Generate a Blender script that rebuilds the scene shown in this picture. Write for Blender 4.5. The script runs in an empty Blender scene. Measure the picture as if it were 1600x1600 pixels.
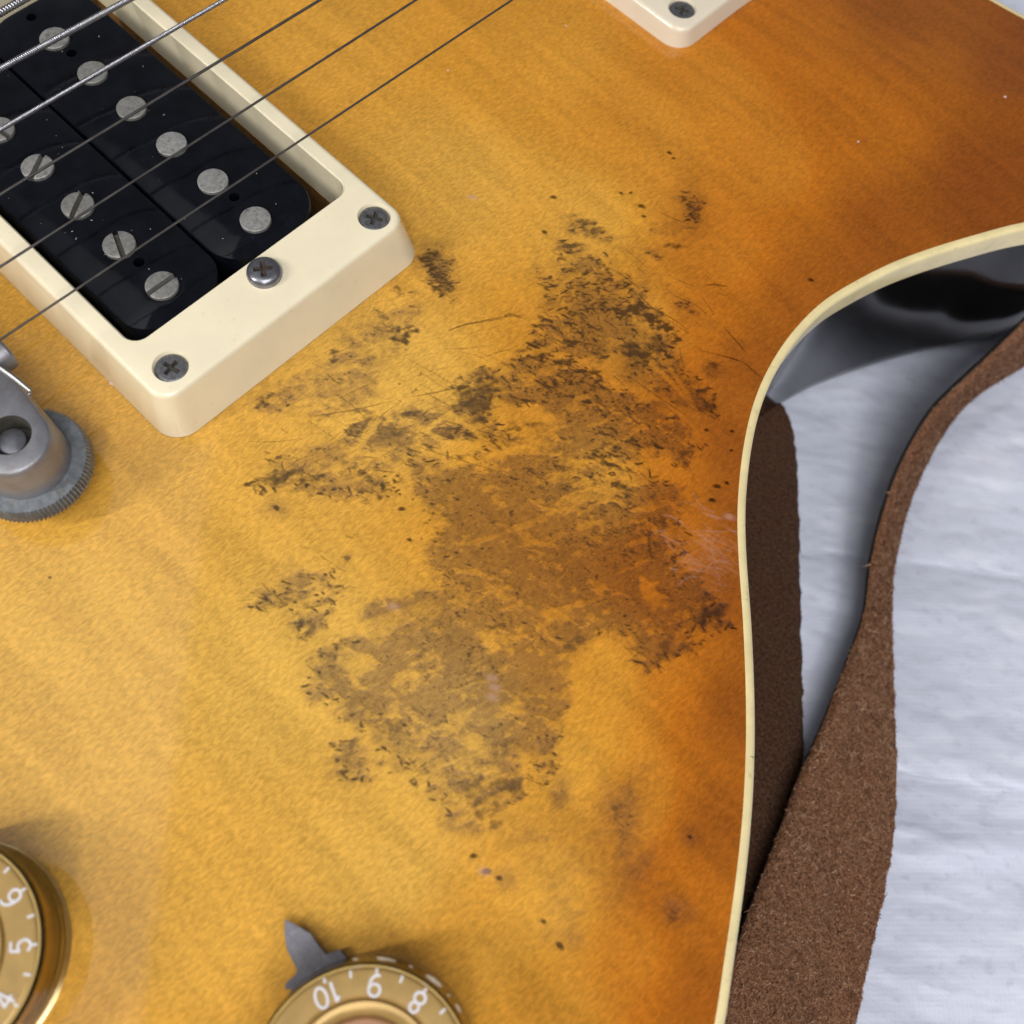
import bpy, bmesh, math, random
import numpy as np
from mathutils import Vector, Matrix
from mathutils.geometry import delaunay_2d_cdt

random.seed(5); rng = np.random.default_rng(5)
S = 0.001                                            # everything below is written in millimetres
sc = bpy.context.scene
COL = sc.collection

# ------------------------------------------------------------------ camera, world, lamps, exposure
CAM = np.array([144.66, -53.02, 138.68])
ROT = np.array([[0.717337086764642, 0.6933160536852543, 0.06885022624743006],
                [0.6595757865065712, -0.6439260256627881, -0.3877100144803651],
                [-0.224471124660288, 0.3235307144251263, -0.9192065007479622]])
cd = bpy.data.cameras.new('camera'); cam = bpy.data.objects.new('camera', cd); COL.objects.link(cam)
cd.sensor_width = 36; cd.lens = 36; cd.clip_start = 0.004; cd.clip_end = 50
M = Matrix.Identity(4)
for i in range(3):
    M[i][0] = ROT[0][i]; M[i][1] = -ROT[1][i]; M[i][2] = -ROT[2][i]; M[i][3] = CAM[i]*S
cam.matrix_world = M
cd.dof.use_dof = True; cd.dof.focus_distance = 0.158; cd.dof.aperture_fstop = 20
sc.camera = cam

UP2 = np.array([-0.695, 0.719]); RT2 = np.array([0.719, 0.695])   # the photograph's up and right, laid on the guitar top
CEN = np.array([95.0, 10.0])

world = bpy.data.worlds.new('World'); sc.world = world; world.use_nodes = True
bg = world.node_tree.nodes['Background']; bg.inputs[0].default_value = (0.92, 0.96, 1.06, 1); bg.inputs[1].default_value = 0.13

def area_lamp(name, u, v, h, sx, sy, power, color, turn=0.0, spread=180):
    """a lamp panel facing down, u mm right and v mm up of the guitar's middle and h mm above it"""
    ld = bpy.data.lights.new(name, 'AREA'); ld.shape = 'RECTANGLE'; ld.size = sx*S; ld.size_y = sy*S
    ld.energy = power; ld.color = color; ld.spread = math.radians(spread)
    o = bpy.data.objects.new(name, ld); COL.objects.link(o)
    p = CEN + RT2*u + UP2*v
    o.location = (p[0]*S, p[1]*S, h*S); o.rotation_euler = (0, 0, math.atan2(RT2[1], RT2[0]) + turn)
    return o
area_lamp('fill_panel', -985, -150, 1150, 1310, 1750, 2.0, (0.98, 0.985, 1.0), spread=88)
area_lamp('fill_panel', 120, -740, 1150, 1000, 700, 13.5, (0.98, 0.985, 1.0))  # unseen panel, added to brighten the sheet beside the body
area_lamp('fill_panel', 1900, -500, 1500, 1000, 1600, 4.0, (0.98, 0.985, 1.0))  # weak unseen panel, added to light the sheet from the right
area_lamp('ceiling_tube', -1500, -575, 1000, 26, 1200, 24.0, (1.0, 0.97, 0.92), -1.2)
area_lamp('ceiling_tube', 40, -1750, 1050, 26, 1250, 10.0, (1.0, 0.97, 0.92), 0.0)

sc.view_settings.view_transform = 'Standard'; sc.view_settings.look = 'None'
sc.view_settings.exposure = 0.10; sc.view_settings.gamma = 1.0
sc.render.engine = 'CYCLES'
sc.cycles.max_bounces = 10; sc.cycles.transmission_bounces = 8; sc.cycles.glossy_bounces = 5
sc.cycles.use_denoising = True; sc.cycles.blur_glossy = 0.1

# ------------------------------------------------------------------ helpers
def at(px, py, z):
    """the point at height z that the photograph shows at (px, py)"""
    v = ROT.T @ np.array([(px-800)/1600, (py-800)/1600, 1.0]); t = (z-CAM[2])/v[2]
    return CAM + t*v

def tag(o, label=None, cat=None, group=None, kind=None):
    if label: o['label'] = label
    if cat: o['category'] = cat
    if group: o['group'] = group
    if kind: o['kind'] = kind
    return o

def empty(name, loc=(0, 0, 0)):
    o = bpy.data.objects.new(name, None); COL.objects.link(o); o.location = [c*S for c in loc]
    o.empty_display_size = 0.01
    return o

def link(name, me, mats, parent=None, sharp=35, smooth=True):
    o = bpy.data.objects.new(name, me); COL.objects.link(o)
    for m in (mats if isinstance(mats, (list, tuple)) else [mats]): me.materials.append(m)
    if smooth:
        me.polygons.foreach_set('use_smooth', np.ones(len(me.polygons), bool))
        me.set_sharp_from_angle(angle=math.radians(sharp))
    if parent is not None:
        o.parent = parent
        w = Vector((0, 0, 0)); p = parent
        while p is not None: w += Vector(p.location); p = p.parent
        o.location = -w                            # meshes are written in guitar coordinates
    return o

def obj(name, bm, mats, parent=None, sharp=35, smooth=True, normals=True):
    if normals: bmesh.ops.recalc_face_normals(bm, faces=bm.faces)
    for v in bm.verts: v.co *= S
    me = bpy.data.meshes.new(name); bm.to_mesh(me); bm.free()
    return link(name, me, mats, parent, sharp, smooth)

def pyobj(name, verts, faces, mats, parent=None, sharp=35, smooth=True):
    me = bpy.data.meshes.new(name); me.from_pydata((np.asarray(verts)*S).tolist(), [], faces); me.update()
    return link(name, me, mats, parent, sharp, smooth)

def loop_rrect(cx, cy, hx, hy, r, n=8):
    out = []
    for sx, sy, a0 in ((1, 1, 0), (-1, 1, 90), (-1, -1, 180), (1, -1, 270)):
        for k in range(n+1):
            a = math.radians(a0 + 90*k/n)
            out.append((cx+sx*(hx-r)+r*math.cos(a), cy+sy*(hy-r)+r*math.sin(a)))
    return out

def loop_circle(cx, cy, r, n=32, a0=0.0):
    return [(cx+r*math.cos(a0+2*math.pi*k/n), cy+r*math.sin(a0+2*math.pi*k/n)) for k in range(n)]

def ring_verts(bm, loop, z): return [bm.verts.new((x, y, z)) for x, y in loop]

def bridge(bm, a, b, mat=0):
    n = len(a)
    for i in range(n):
        f = bm.faces.new((a[i], a[(i+1) % n], b[(i+1) % n], b[i])); f.material_index = mat

def fill(bm, loops, mat=0):
    """flat face inside loops[0], with the other loops as holes"""
    vs = [v for lp in loops for v in lp]; es = []; k = 0
    for lp in loops:
        es += [(k+i, k+(i+1) % len(lp)) for i in range(len(lp))]; k += len(lp)
    r = delaunay_2d_cdt([Vector((v.co.x, v.co.y)) for v in vs], es, [], 0, 1e-6)
    co = np.array([tuple(c) for c in r[0]]); tri = np.array([f[:3] for f in r[2]]); mid = co[tri].mean(1)
    ok = inside(mid, np.array([v.co.xy[:] for v in loops[0]]))
    for lp in loops[1:]: ok &= ~inside(mid, np.array([v.co.xy[:] for v in lp]))
    org = [o[0] for o in r[3]]
    for t in tri[ok]:
        try: f = bm.faces.new([vs[org[i]] for i in t]); f.material_index = mat
        except ValueError: pass

def loft(bm, loops_z, cap_top=False, cap_bottom=False, mat=0):
    rings = [ring_verts(bm, l, z) for l, z in loops_z]
    for a, b in zip(rings, rings[1:]): bridge(bm, a, b, mat)
    if cap_bottom: bm.faces.new(rings[0])
    if cap_top: bm.faces.new(rings[-1])
    return rings

def lathe(bm, cx, cy, prof, n=48, cap=True, mat=0):
    rings = loft(bm, [(loop_circle(cx, cy, r, n), z) for r, z in prof], mat=mat)
    if cap: bm.faces.new(rings[-1])
    return rings

def tube(bm, path, rad, n=10, cap=True):
    path = [Vector(p) for p in path]; rings = []
    ref = Vector((0, 0, 1))
    for i, p in enumerate(path):
        t = (path[min(i+1, len(path)-1)] - path[max(i-1, 0)]).normalized()
        a = t.cross(ref)
        if a.length < 1e-3: a = t.cross(Vector((1, 0, 0)))
        a.normalize(); b = t.cross(a)
        r = rad[i] if hasattr(rad, '__len__') else rad
        rings.append([bm.verts.new(p + (a*math.cos(2*math.pi*k/n) + b*math.sin(2*math.pi*k/n))*r) for k in range(n)])
    for a, b in zip(rings, rings[1:]): bridge(bm, a, b)
    if cap: bm.faces.new(rings[0]); bm.faces.new(rings[-1])

def inside(P, poly):
    x, y = P[:, 0], P[:, 1]; r = np.zeros(len(P), bool); n = len(poly); j = n-1
    for i in range(n):
        xi, yi = poly[i]; xj, yj = poly[j]
        if yi != yj:
            r ^= ((yi > y) != (yj > y)) & (x < (xj-xi)*(y-yi)/(yj-yi)+xi)
        j = i
    return r

# lattice noise, for the wear map and the crumpled sheet
_LAT = rng.random((256, 256))
def vnoise(x, y):
    xi = np.floor(x).astype(int); yi = np.floor(y).astype(int); fx = x-xi; fy = y-yi
    fx = fx*fx*fx*(fx*(fx*6-15)+10); fy = fy*fy*fy*(fy*(fy*6-15)+10)
    a = _LAT[xi & 255, yi & 255]; b = _LAT[(xi+1) & 255, yi & 255]
    c = _LAT[xi & 255, (yi+1) & 255]; d = _LAT[(xi+1) & 255, (yi+1) & 255]
    return (a*(1-fx)+b*fx)*(1-fy) + (c*(1-fx)+d*fx)*fy
def fbm(x, y, o=4, g=0.5):
    s = 0; amp = 1; tot = 0
    for k in range(o):
        s = s + amp*vnoise(x*2**k+17.3*k, y*2**k+9.1*k); tot += amp; amp *= g
    return s/tot
def sstep(a, b, x):
    t = np.clip((x-a)/(b-a), 0, 1); return t*t*(3-2*t)

# ------------------------------------------------------------------ materials
class NT:
    def __init__(s, name):
        s.m = bpy.data.materials.new(name); s.m.use_nodes = True; s.t = s.m.node_tree
        s.p = s.t.nodes['Principled BSDF']; s._tc = None
    def n(s, kind, **kw):
        nd = s.t.nodes.new(kind)
        for k, v in kw.items(): setattr(nd, k, v)
        return nd
    def l(s, a, b): s.t.links.new(a, b)
    def put(s, inp, v):
        if isinstance(v, (int, float)): inp.default_value = v
        elif isinstance(v, tuple): inp.default_value = v if len(v) != 3 or inp.type != 'RGBA' else (*v, 1)
        else: s.l(v, inp)
    def set(s, **kw):
        for k, v in kw.items(): s.put(s.p.inputs[k.replace('_', ' ')], v)
        return s
    def coord(s, sx=1, sy=1, sz=1, rot=(0, 0, 0)):
        """object coordinates in millimetres, scaled"""
        if s._tc is None: s._tc = s.n('ShaderNodeTexCoord')
        m0 = s.n('ShaderNodeMapping'); s.l(s._tc.outputs['Object'], m0.inputs[0]); m0.inputs['Rotation'].default_value = rot
        mp = s.n('ShaderNodeMapping'); s.l(m0.outputs[0], mp.inputs[0])
        mp.inputs['Scale'].default_value = (1000*sx, 1000*sy, 1000*sz)
        return mp.outputs[0]
    def noise(s, vec, scale=1.0, detail=3, rough=0.55, dist=0.0):
        nd = s.n('ShaderNodeTexNoise'); s.l(vec, nd.inputs['Vector'])
        nd.inputs['Scale'].default_value = scale; nd.inputs['Detail'].default_value = detail
        nd.inputs['Roughness'].default_value = rough; nd.inputs['Distortion'].default_value = dist
        return nd.outputs['Fac']
    def math(s, op, a, b=0.0, c=None, clamp=False):
        nd = s.n('ShaderNodeMath', operation=op, use_clamp=clamp); s.put(nd.inputs[0], a); s.put(nd.inputs[1], b)
        if c is not None: s.put(nd.inputs[2], c)
        return nd.outputs[0]
    def rng(s, v, a, b, c=0.0, d=1.0, smooth=False):
        nd = s.n('ShaderNodeMapRange'); nd.interpolation_type = 'SMOOTHSTEP' if smooth else 'LINEAR'
        s.put(nd.inputs[0], v)
        for i, q in zip((1, 2, 3, 4), (a, b, c, d)): nd.inputs[i].default_value = q
        return nd.outputs[0]
    def mix(s, fac, a, b, mode='MIX'):
        nd = s.n('ShaderNodeMix', data_type='RGBA', blend_type=mode)
        s.put(nd.inputs[0], fac); s.put(nd.inputs[6], a); s.put(nd.inputs[7], b); return nd.outputs[2]
    def ramp(s, fac, stops):
        nd = s.n('ShaderNodeValToRGB'); s.put(nd.inputs[0], fac); e = nd.color_ramp.elements
        while len(e) < len(stops): e.new(0.5)
        for q, (p, c) in zip(e, stops): q.position = p; q.color = (*c, 1)
        return nd.outputs[0]
    def attr(s, name):
        nd = s.n('ShaderNodeAttribute'); nd.attribute_name = name; return nd.outputs['Fac']
    def bump(s, h, dist, strength=1.0, target='Normal'):
        nd = s.n('ShaderNodeBump'); nd.inputs['Distance'].default_value = dist*S; nd.inputs['Strength'].default_value = strength
        s.l(h, nd.inputs['Height']); s.l(nd.outputs[0], s.p.inputs[target]); return s

def mat_plain(name, col, rough, coat=0.0, metal=0.0, var=0.12, scale=0.5, bump=0.0, bscale=3.0, dirt=None, coat_rough=0.08, rvar=0.1, each=0, spec=0.5, ior=1.5):
    t = NT(name); c = t.coord()
    n1 = t.noise(c, scale, 5, 0.6)
    dark = tuple(q*(1-var) for q in col); lite = tuple(min(1, q*(1+var)) for q in col)
    cc = t.mix(t.rng(n1, 0.3, 0.7), dark, lite)
    if dirt:
        n2 = t.noise(c, dirt[1], 6, 0.7); cc = t.mix(t.rng(n2, dirt[2], dirt[3]), cc, dirt[0])
    t.set(Base_Color=cc, Metallic=metal, Specular_IOR_Level=spec, IOR=ior, Roughness=t.rng(n1, 0.3, 0.7, max(0.02, rough-rvar*rough), rough+rvar*rough))
    if each:
        oi = t.n('ShaderNodeObjectInfo'); cc = t.mix(t.math('MULTIPLY', oi.outputs['Random'], each), cc, dirt[0]); t.set(Base_Color=cc)
    if coat: t.set(Coat_Weight=coat, Coat_Roughness=coat_rough)
    if bump: t.bump(t.noise(c, bscale, 4, 0.6), bump)
    return t.m

def mat_top():
    t = NT('flame_maple_finish')
    burst = t.attr('burst'); wear = t.attr('wear'); dark = t.attr('fleck'); scuff = t.attr('scuff')
    flame = t.noise(t.coord(0.030, 0.20, 0.1), 1.0, 2, 0.45, 0.5)            # figure across the grain
    flame2 = t.noise(t.coord(0.07, 0.40, 0.1), 1.0, 2, 0.5, 0.8)
    ripple = t.noise(t.coord(2.35, 0.95, 1, (0, 0, 0.10)), 1.0, 2, 0.6, 0.7)   # short curly fibres along the grain
    fibre = t.noise(t.coord(3.2, 0.55, 1), 1.0, 3, 0.6, 0.3)
    ring = t.noise(t.coord(0.16, 0.018, 1, (0, 0, 0.12)), 1.0, 4, 0.6, 1.2)     # growth lines
    base = t.ramp(burst, [(0.0, (0.68, 0.385, 0.070)), (0.3, (0.63, 0.285, 0.030)), (0.6, (0.47, 0.142, 0.007)), (1.0, (0.225, 0.056, 0.0045))])
    k = t.math('ADD', t.math('MULTIPLY', t.rng(flame, 0.35, 0.65, 0, 1, True), 0.14), t.math('MULTIPLY', t.rng(flame2, 0.3, 0.7), 0.06))
    k = t.math('ADD', k, t.math('MULTIPLY', t.rng(ripple, 0.34, 0.66), 0.33))
    k = t.math('ADD', k, t.math('MULTIPLY', t.rng(fibre, 0.3, 0.7), 0.10))
    v = t.math('ADD', k, 0.70)
    base = t.mix(1.0, base, t.mix(1.0, (1, 1, 1), v, 'MULTIPLY'), 'MULTIPLY')
    line = t.math('MULTIPLY', t.rng(t.math('ABSOLUTE', t.math('SUBTRACT', ring, 0.5)), 0.0, 0.016, 1, 0, True), t.rng(fibre, 0.42, 0.62))
    base = t.mix(t.math('MULTIPLY', line, 0.30), base, t.mix(0.5, base, (0.25, 0.09, 0.02)))
    # bare, dirtied wood where the lacquer has gone
    wn = t.noise(t.coord(), 0.9, 6, 0.68); wm = t.noise(t.coord(1, 1, 1), 2.6, 4, 0.7)
    worn = t.mix(1.0, base, (0.56, 0.56, 0.80), 'MULTIPLY')
    worn = t.mix(t.rng(wn, 0.40, 0.80), worn, t.mix(1.0, base, (0.40, 0.385, 0.66), 'MULTIPLY'))
    edge = t.math('ADD', wear, t.math('MULTIPLY', t.math('SUBTRACT', wm, 0.5), t.rng(wear, 0.0, 0.3, 0.0, 0.5)))
    wmask = t.rng(edge, 0.02, 0.66, 0, 1)
    col = t.mix(wmask, base, worn)
    fk = t.rng(t.math('ADD', dark, t.math('MULTIPLY', t.math('SUBTRACT', wm, 0.5), t.rng(dark, 0.0, 0.2, 0.0, 0.4))), 0.10, 0.72, 0, 1)
    col = t.mix(t.math('MULTIPLY', fk, 0.88), col, t.mix(1.0, base, (0.09, 0.10, 0.30), 'MULTIPLY'))
    col = t.mix(t.math('MULTIPLY', scuff, 0.55), col, (0.50, 0.30, 0.24))
    t.set(Base_Color=col, Roughness=t.rng(wmask, 0, 1, 0.38, 0.5), Specular_IOR_Level=t.rng(wmask, 0, 1, 0.0, 0.22))
    cr = t.rng(t.noise(t.coord(), 0.05, 3, 0.5), 0.3, 0.7, 0.03, 0.07)
    t.set(Coat_Weight=t.rng(t.math('MAXIMUM', wmask, fk), 0, 1, 1.0, 0.15), Coat_Roughness=t.math('ADD', cr, t.math('MULTIPLY', scuff, 0.35)), Coat_IOR=1.48)
    h = t.math('ADD', t.math('MULTIPLY', ripple, 1.0), t.math('ADD', t.math('MULTIPLY', wn, t.math('MULTIPLY', wmask, 1.3)), t.math('MULTIPLY', wmask, -1.6)))
    t.bump(h, 0.10, 0.7)
    cb = t.n('ShaderNodeBump'); cb.inputs['Distance'].default_value = 0.02*S; cb.inputs['Strength'].default_value = 0.15
    t.l(t.noise(t.coord(0.35, 0.35, 0.35), 1.0, 2, 0.5), cb.inputs['Height']); t.l(cb.outputs[0], t.p.inputs['Coat Normal'])
    return t.m

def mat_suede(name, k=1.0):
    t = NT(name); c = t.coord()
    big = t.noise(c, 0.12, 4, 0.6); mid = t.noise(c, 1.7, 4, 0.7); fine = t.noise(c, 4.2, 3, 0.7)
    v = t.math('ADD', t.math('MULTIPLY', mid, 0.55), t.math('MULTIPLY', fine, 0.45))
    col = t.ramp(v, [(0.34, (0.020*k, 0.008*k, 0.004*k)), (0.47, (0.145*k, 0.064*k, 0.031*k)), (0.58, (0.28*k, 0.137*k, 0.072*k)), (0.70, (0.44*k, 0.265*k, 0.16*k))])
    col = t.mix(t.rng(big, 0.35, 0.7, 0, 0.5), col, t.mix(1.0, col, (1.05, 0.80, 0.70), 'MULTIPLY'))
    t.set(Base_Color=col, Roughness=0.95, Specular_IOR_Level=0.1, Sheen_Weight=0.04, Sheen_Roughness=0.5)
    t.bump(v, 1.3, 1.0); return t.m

def mat_nap():
    t = NT('suede_fibre'); a = t.attr('tone')
    t.set(Base_Color=t.ramp(a, [(0.0, (0.05, 0.020, 0.009)), (0.55, (0.30, 0.148, 0.078)), (1.0, (0.52, 0.33, 0.20))]), Roughness=0.9, Specular_IOR_Level=0.15)
    return t.m

def mat_sheet():
    t = NT('white_woven_sheet'); r = (0, 0, math.radians(-36))
    n1 = t.noise(t.coord(0.024, 0.065, 0.05, r), 1.0, 1, 0.5, 0.3)
    n2 = t.noise(t.coord(0.11, 0.20, 1, r), 1.0, 1, 0.5, 0.2)
    n3 = t.noise(t.coord(0.35, 0.5, 1, r), 1.0, 4, 0.6)
    def weave(rot):
        w = t.n('ShaderNodeTexWave', wave_type='BANDS', bands_direction='X', wave_profile='SIN'); t.l(t.coord(1, 1, 1, rot), w.inputs['Vector'])
        w.inputs['Scale'].default_value = 0.36; w.inputs['Distortion'].default_value = 0.6; w.inputs['Detail'].default_value = 1; return w.outputs['Fac']
    wv = t.math('MULTIPLY', weave((0, 0, math.radians(-44))), weave((0, 0, math.radians(46))))
    col = t.mix(t.rng(n1, 0.3, 0.7), (0.57, 0.59, 0.69), (0.65, 0.67, 0.785))
    col = t.mix(t.rng(n3, 0.54, 0.74, 0, 0.45), col, (0.43, 0.42, 0.50))
    n4 = t.noise(t.coord(0.06, 0.17, 1, r), 1.0, 2, 0.5, 0.0); col = t.mix(t.rng(n4, 0.56, 0.70, 0, 0.6), col, (0.74, 0.76, 0.84))
    col = t.mix(t.math('MULTIPLY', wv, 0.035), col, (0.42, 0.43, 0.50))
    t.set(Base_Color=col, Roughness=0.42, Specular_IOR_Level=0.5)
    h = t.math('ADD', t.math('ADD', n1, t.math('MULTIPLY', n2, 0.35)), t.math('ADD', t.math('MULTIPLY', n3, 0.05), t.math('MULTIPLY', wv, 0.007))); t.bump(h, 3.2, 0.7)
    return t.m

def mat_bobbin():
    t = NT('black_bobbin_plastic'); c = t.coord()
    n = t.noise(c, 0.3, 4, 0.6); sc_ = t.noise(t.coord(0.5, 3.0, 1, (0, 0, 0.5)), 1.0, 5, 0.75)
    col = t.mix(t.rng(n, 0.3, 0.7), (0.002, 0.0023, 0.004), (0.005, 0.006, 0.009))
    col = t.mix(t.rng(sc_, 0.66, 0.84, 0, 0.10), col, (0.07, 0.07, 0.08))
    t.set(Base_Color=col, Roughness=t.rng(n, 0.3, 0.7, 0.06, 0.12), Specular_IOR_Level=0.32); return t.m

def mat_amber_shell():
    t = NT('clear_amber_plastic')
    t.set(Base_Color=(0.98, 0.82, 0.42), Roughness=0.10, Transmission_Weight=1.0, IOR=1.49); return t.m

MT = dict(
    top=mat_top(),
    binding=mat_plain('cream_binding', (0.80, 0.66, 0.34), 0.32, coat=0.6, var=0.10, scale=0.22, dirt=((0.40, 0.25, 0.09), 0.6, 0.58, 0.86)),
    side=mat_plain('black_gloss_side', (0.004, 0.0035, 0.0035), 0.09, var=0.3, spec=0.5, ior=1.27),
    cream=mat_plain('cream_plastic', (0.88, 0.78, 0.555), 0.30, coat=0.6, var=0.045, scale=0.09, coat_rough=0.05, dirt=((0.52, 0.38, 0.22), 0.8, 0.62, 0.92)),
    cream2=mat_plain('pale_cream_plastic', (0.80, 0.70, 0.54), 0.3, coat=0.6, var=0.025, scale=0.12, coat_rough=0.06),
    bobbin=mat_bobbin(),
    cavity=mat_plain('brown_routed_wood', (0.22, 0.105, 0.03), 0.6, var=0.4, scale=0.6),
    pole=mat_plain('dull_nickel_pole', (0.36, 0.355, 0.34), 0.5, metal=0.45, var=0.22, scale=1.6, bump=0.06, bscale=5, each=0.45, dirt=((0.15, 0.135, 0.11), 1.5, 0.50, 0.72)),
    slot=mat_plain('dark_slot_metal', (0.10, 0.09, 0.075), 0.6, metal=0.4, var=0.3, scale=1.5),
    gunmetal=mat_plain('dark_screw_steel', (0.20, 0.20, 0.205), 0.42, metal=0.75, var=0.3, scale=1.5, dirt=((0.05, 0.04, 0.035), 1.6, 0.6, 0.8)),
    steel=mat_plain('pan_screw_steel', (0.24, 0.24, 0.265), 0.32, metal=0.85, var=0.15, scale=1.2, dirt=((0.15, 0.12, 0.10), 1.6, 0.62, 0.8)),
    rust=mat_plain('rusty_recess', (0.075, 0.055, 0.045), 0.7, var=0.4, scale=2),
    zinc=mat_plain('worn_bridge_zinc', (0.29, 0.285, 0.30), 0.42, metal=0.6, var=0.14, scale=0.5, bump=0.03, bscale=4, dirt=((0.30, 0.20, 0.15), 0.35, 0.56, 0.75)),
    wheel=mat_plain('oxidised_thumbwheel', (0.215, 0.23, 0.245), 0.5, metal=0.5, var=0.25, scale=0.9, bump=0.04, bscale=4, dirt=((0.16, 0.12, 0.09), 0.7, 0.55, 0.75)),
    chrome=mat_plain('bright_wire', (0.40, 0.40, 0.40), 0.35, metal=1.0, var=0.1),
    wound=mat_plain('wound_string', (0.40, 0.40, 0.43), 0.28, metal=0.95, var=0.08, scale=0.8),
    plain=mat_plain('plain_string', (0.13, 0.12, 0.115), 0.35, metal=0.8, var=0.2, scale=0.6),
    gold=mat_plain('gold_knob_paint', (0.42, 0.265, 0.085), 0.36, metal=0.35, var=0.10, scale=0.4),
    goldside=mat_plain('amber_knob_wall', (0.56, 0.35, 0.09), 0.4, var=0.2, scale=0.4),
    rim=mat_plain('amber_rim_glow', (0.62, 0.42, 0.13), 0.25, coat=0.8, var=0.15, scale=0.5),  # light glowing in the clear edge, painted as lighter amber
    goldin=mat_plain('brown_knob_centre', (0.25, 0.12, 0.05), 0.35, metal=0.25, var=0.12, scale=0.4),
    shell=mat_amber_shell(),
    number=mat_plain('white_numeral_paint', (0.70, 0.67, 0.69), 0.5, var=0.05, dirt=((0.46, 0.32, 0.14), 2.2, 0.58, 0.72)),
    chip=mat_plain('knob_chip', (0.72, 0.58, 0.42), 0.6, var=0.15, scale=2),
    pointer=mat_plain('dull_pointer_steel', (0.155, 0.15, 0.168), 0.5, metal=0.4, var=0.25, scale=0.7, bump=0.05, bscale=3, dirt=((0.26, 0.26, 0.29), 0.5, 0.56, 0.70)),
    suede=mat_suede('brown_suede', 1.45), suede_shade=mat_suede('shaded_brown_suede', 0.52), grain=mat_plain('dark_strap_grain_side', (0.022, 0.014, 0.010), 0.55, var=0.4, scale=0.6, bump=0.1, bscale=1.5),  # second suede is the same leather, the body's shade put into its colour
    nap=mat_nap(), sheet=mat_sheet(),
    dust=mat_plain('pale_dust', (0.62, 0.60, 0.58), 0.8, var=0.1), crumb=mat_plain('pinkish_crumb', (0.72, 0.50, 0.42), 0.6, var=0.2, scale=2),
)

# ------------------------------------------------------------------ the sheet the guitar lies on
ZS = -54.0
def build_sheet():
    n = 460; ext = 420.0
    g = np.linspace(-1, 1, n); g = np.sign(g)*(0.35*np.abs(g)+0.65*np.abs(g)**2.2)*ext
    X, Y = np.meshgrid(g+165, g+20, indexing='ij')
    u = X*RT2[0]+Y*RT2[1]; v = X*UP2[0]+Y*UP2[1]
    v2 = v + 0.13*u
    wu = u + 14*(fbm(u*0.02+40, v*0.02+12, 2)-0.5); wv = v2 + 10*(fbm(u*0.025+80, v*0.03+3, 2)-0.5)
    z = 1.5*(fbm(wu*0.014+3, wv*0.05+5, 2)-0.5) + 0.22*(fbm(wu*0.06+9, wv*0.10+1, 2)-0.5)
    rid = 1-np.abs(2*fbm(wu*0.010+30, wv*0.055+11, 2)-1)
    z += 0.8*rid**10 * sstep(0.35, 0.6, vnoise(u*0.03+7, v*0.05+2)) - 0.2
    cr = 1-np.abs(2*fbm(u*0.008+60, v2*0.03+71, 2)-1)
    z -= 0.5*cr**36
    V = np.stack([X, Y, ZS+np.minimum(z, 1.0)], -1).reshape(-1, 3)
    i = np.arange(n*n).reshape(n, n)
    F = np.stack([i[:-1, :-1], i[1:, :-1], i[1:, 1:], i[:-1, 1:]], -1).reshape(-1, 4)
    o = pyobj('white_sheet', V, F.tolist(), MT['sheet'], sharp=180)
    tag(o, kind='structure', label='crinkled bluish white packing sheet lying under the guitar')
build_sheet()

# ------------------------------------------------------------------ the guitar
guitar = empty('electric_guitar', (95, 10, -42))
tag(guitar, 'amber sunburst electric guitar with a worn flame maple top lying on the white sheet', 'electric guitar')

ZE = -4.0                                             # height of the rim
EDGE_PX = [(1604, 358), (1570, 366), (1500, 386), (1450, 402), (1400, 421), (1350, 446), (1300, 476), (1268, 505), (1240, 538), (1218, 572), (1200, 608),
           (1187, 645), (1177, 690), (1170, 740), (1166, 800), (1167, 850), (1170, 900), (1174, 950), (1177, 1000), (1180, 1075), (1181, 1150),
           (1179, 1225), (1174, 1300), (1166, 1375), (1156, 1450), (1145, 1525), (1134, 1600)]
edge = np.array([at(x, y, ZE)[:2] for x, y in EDGE_PX])
# the outline goes on past the picture: the horn to the right, the lower bout below
edge = np.vstack([[(60, 143), (82.6, 146.3), (91.7, 147.0), (100.7, 147.8), (107.2, 148.6), (115, 149.6), (128, 150.2), (138, 148), (146, 141), (148.8, 131), (146.5, 121), (141.5, 111.5)], edge,
                  [(187, -52), (195, -72), (199, -95), (196, -125), (186, -150)]])
def smooth_curve(P, step):
    P = np.asarray(P, float); n = len(P)
    Q = np.vstack([2*P[0]-P[1], P, 2*P[-1]-P[-2]]); out = []
    for i in range(1, n):
        p0, p1, p2, p3 = Q[i-1], Q[i], Q[i+1], Q[i+2]
        k = max(2, int(np.linalg.norm(p2-p1)/step))
        for s in range(k):
            u = s/k
            out.append(0.5*((2*p1)+(-p0+p2)*u+(2*p0-5*p1+4*p2-p3)*u*u+(-p0+3*p1-3*p2+p3)*u**3))
    out.append(P[-1]); return np.array(out)
curve = smooth_curve(edge, 1.0)
for _ in range(6): curve[1:-1] = 0.25*curve[:-2]+0.5*curve[1:-1]+0.25*curve[2:]
poly_full = np.vstack([curve, [(150, -185), (40, -190), (-70, -120), (-70, 134)]])
_t = np.gradient(curve, axis=0); _t /= np.linalg.norm(_t, axis=1)[:, None]; _n = np.stack([-_t[:, 1], _t[:, 0]], 1)
if inside(curve+_n*0.5, poly_full).mean() < 0.5: _n = -_n
inner = curve + _n*1.25
poly = np.vstack([inner, [(150, -185), (40, -190), (-70, -120), (-70, 134)]])

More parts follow.
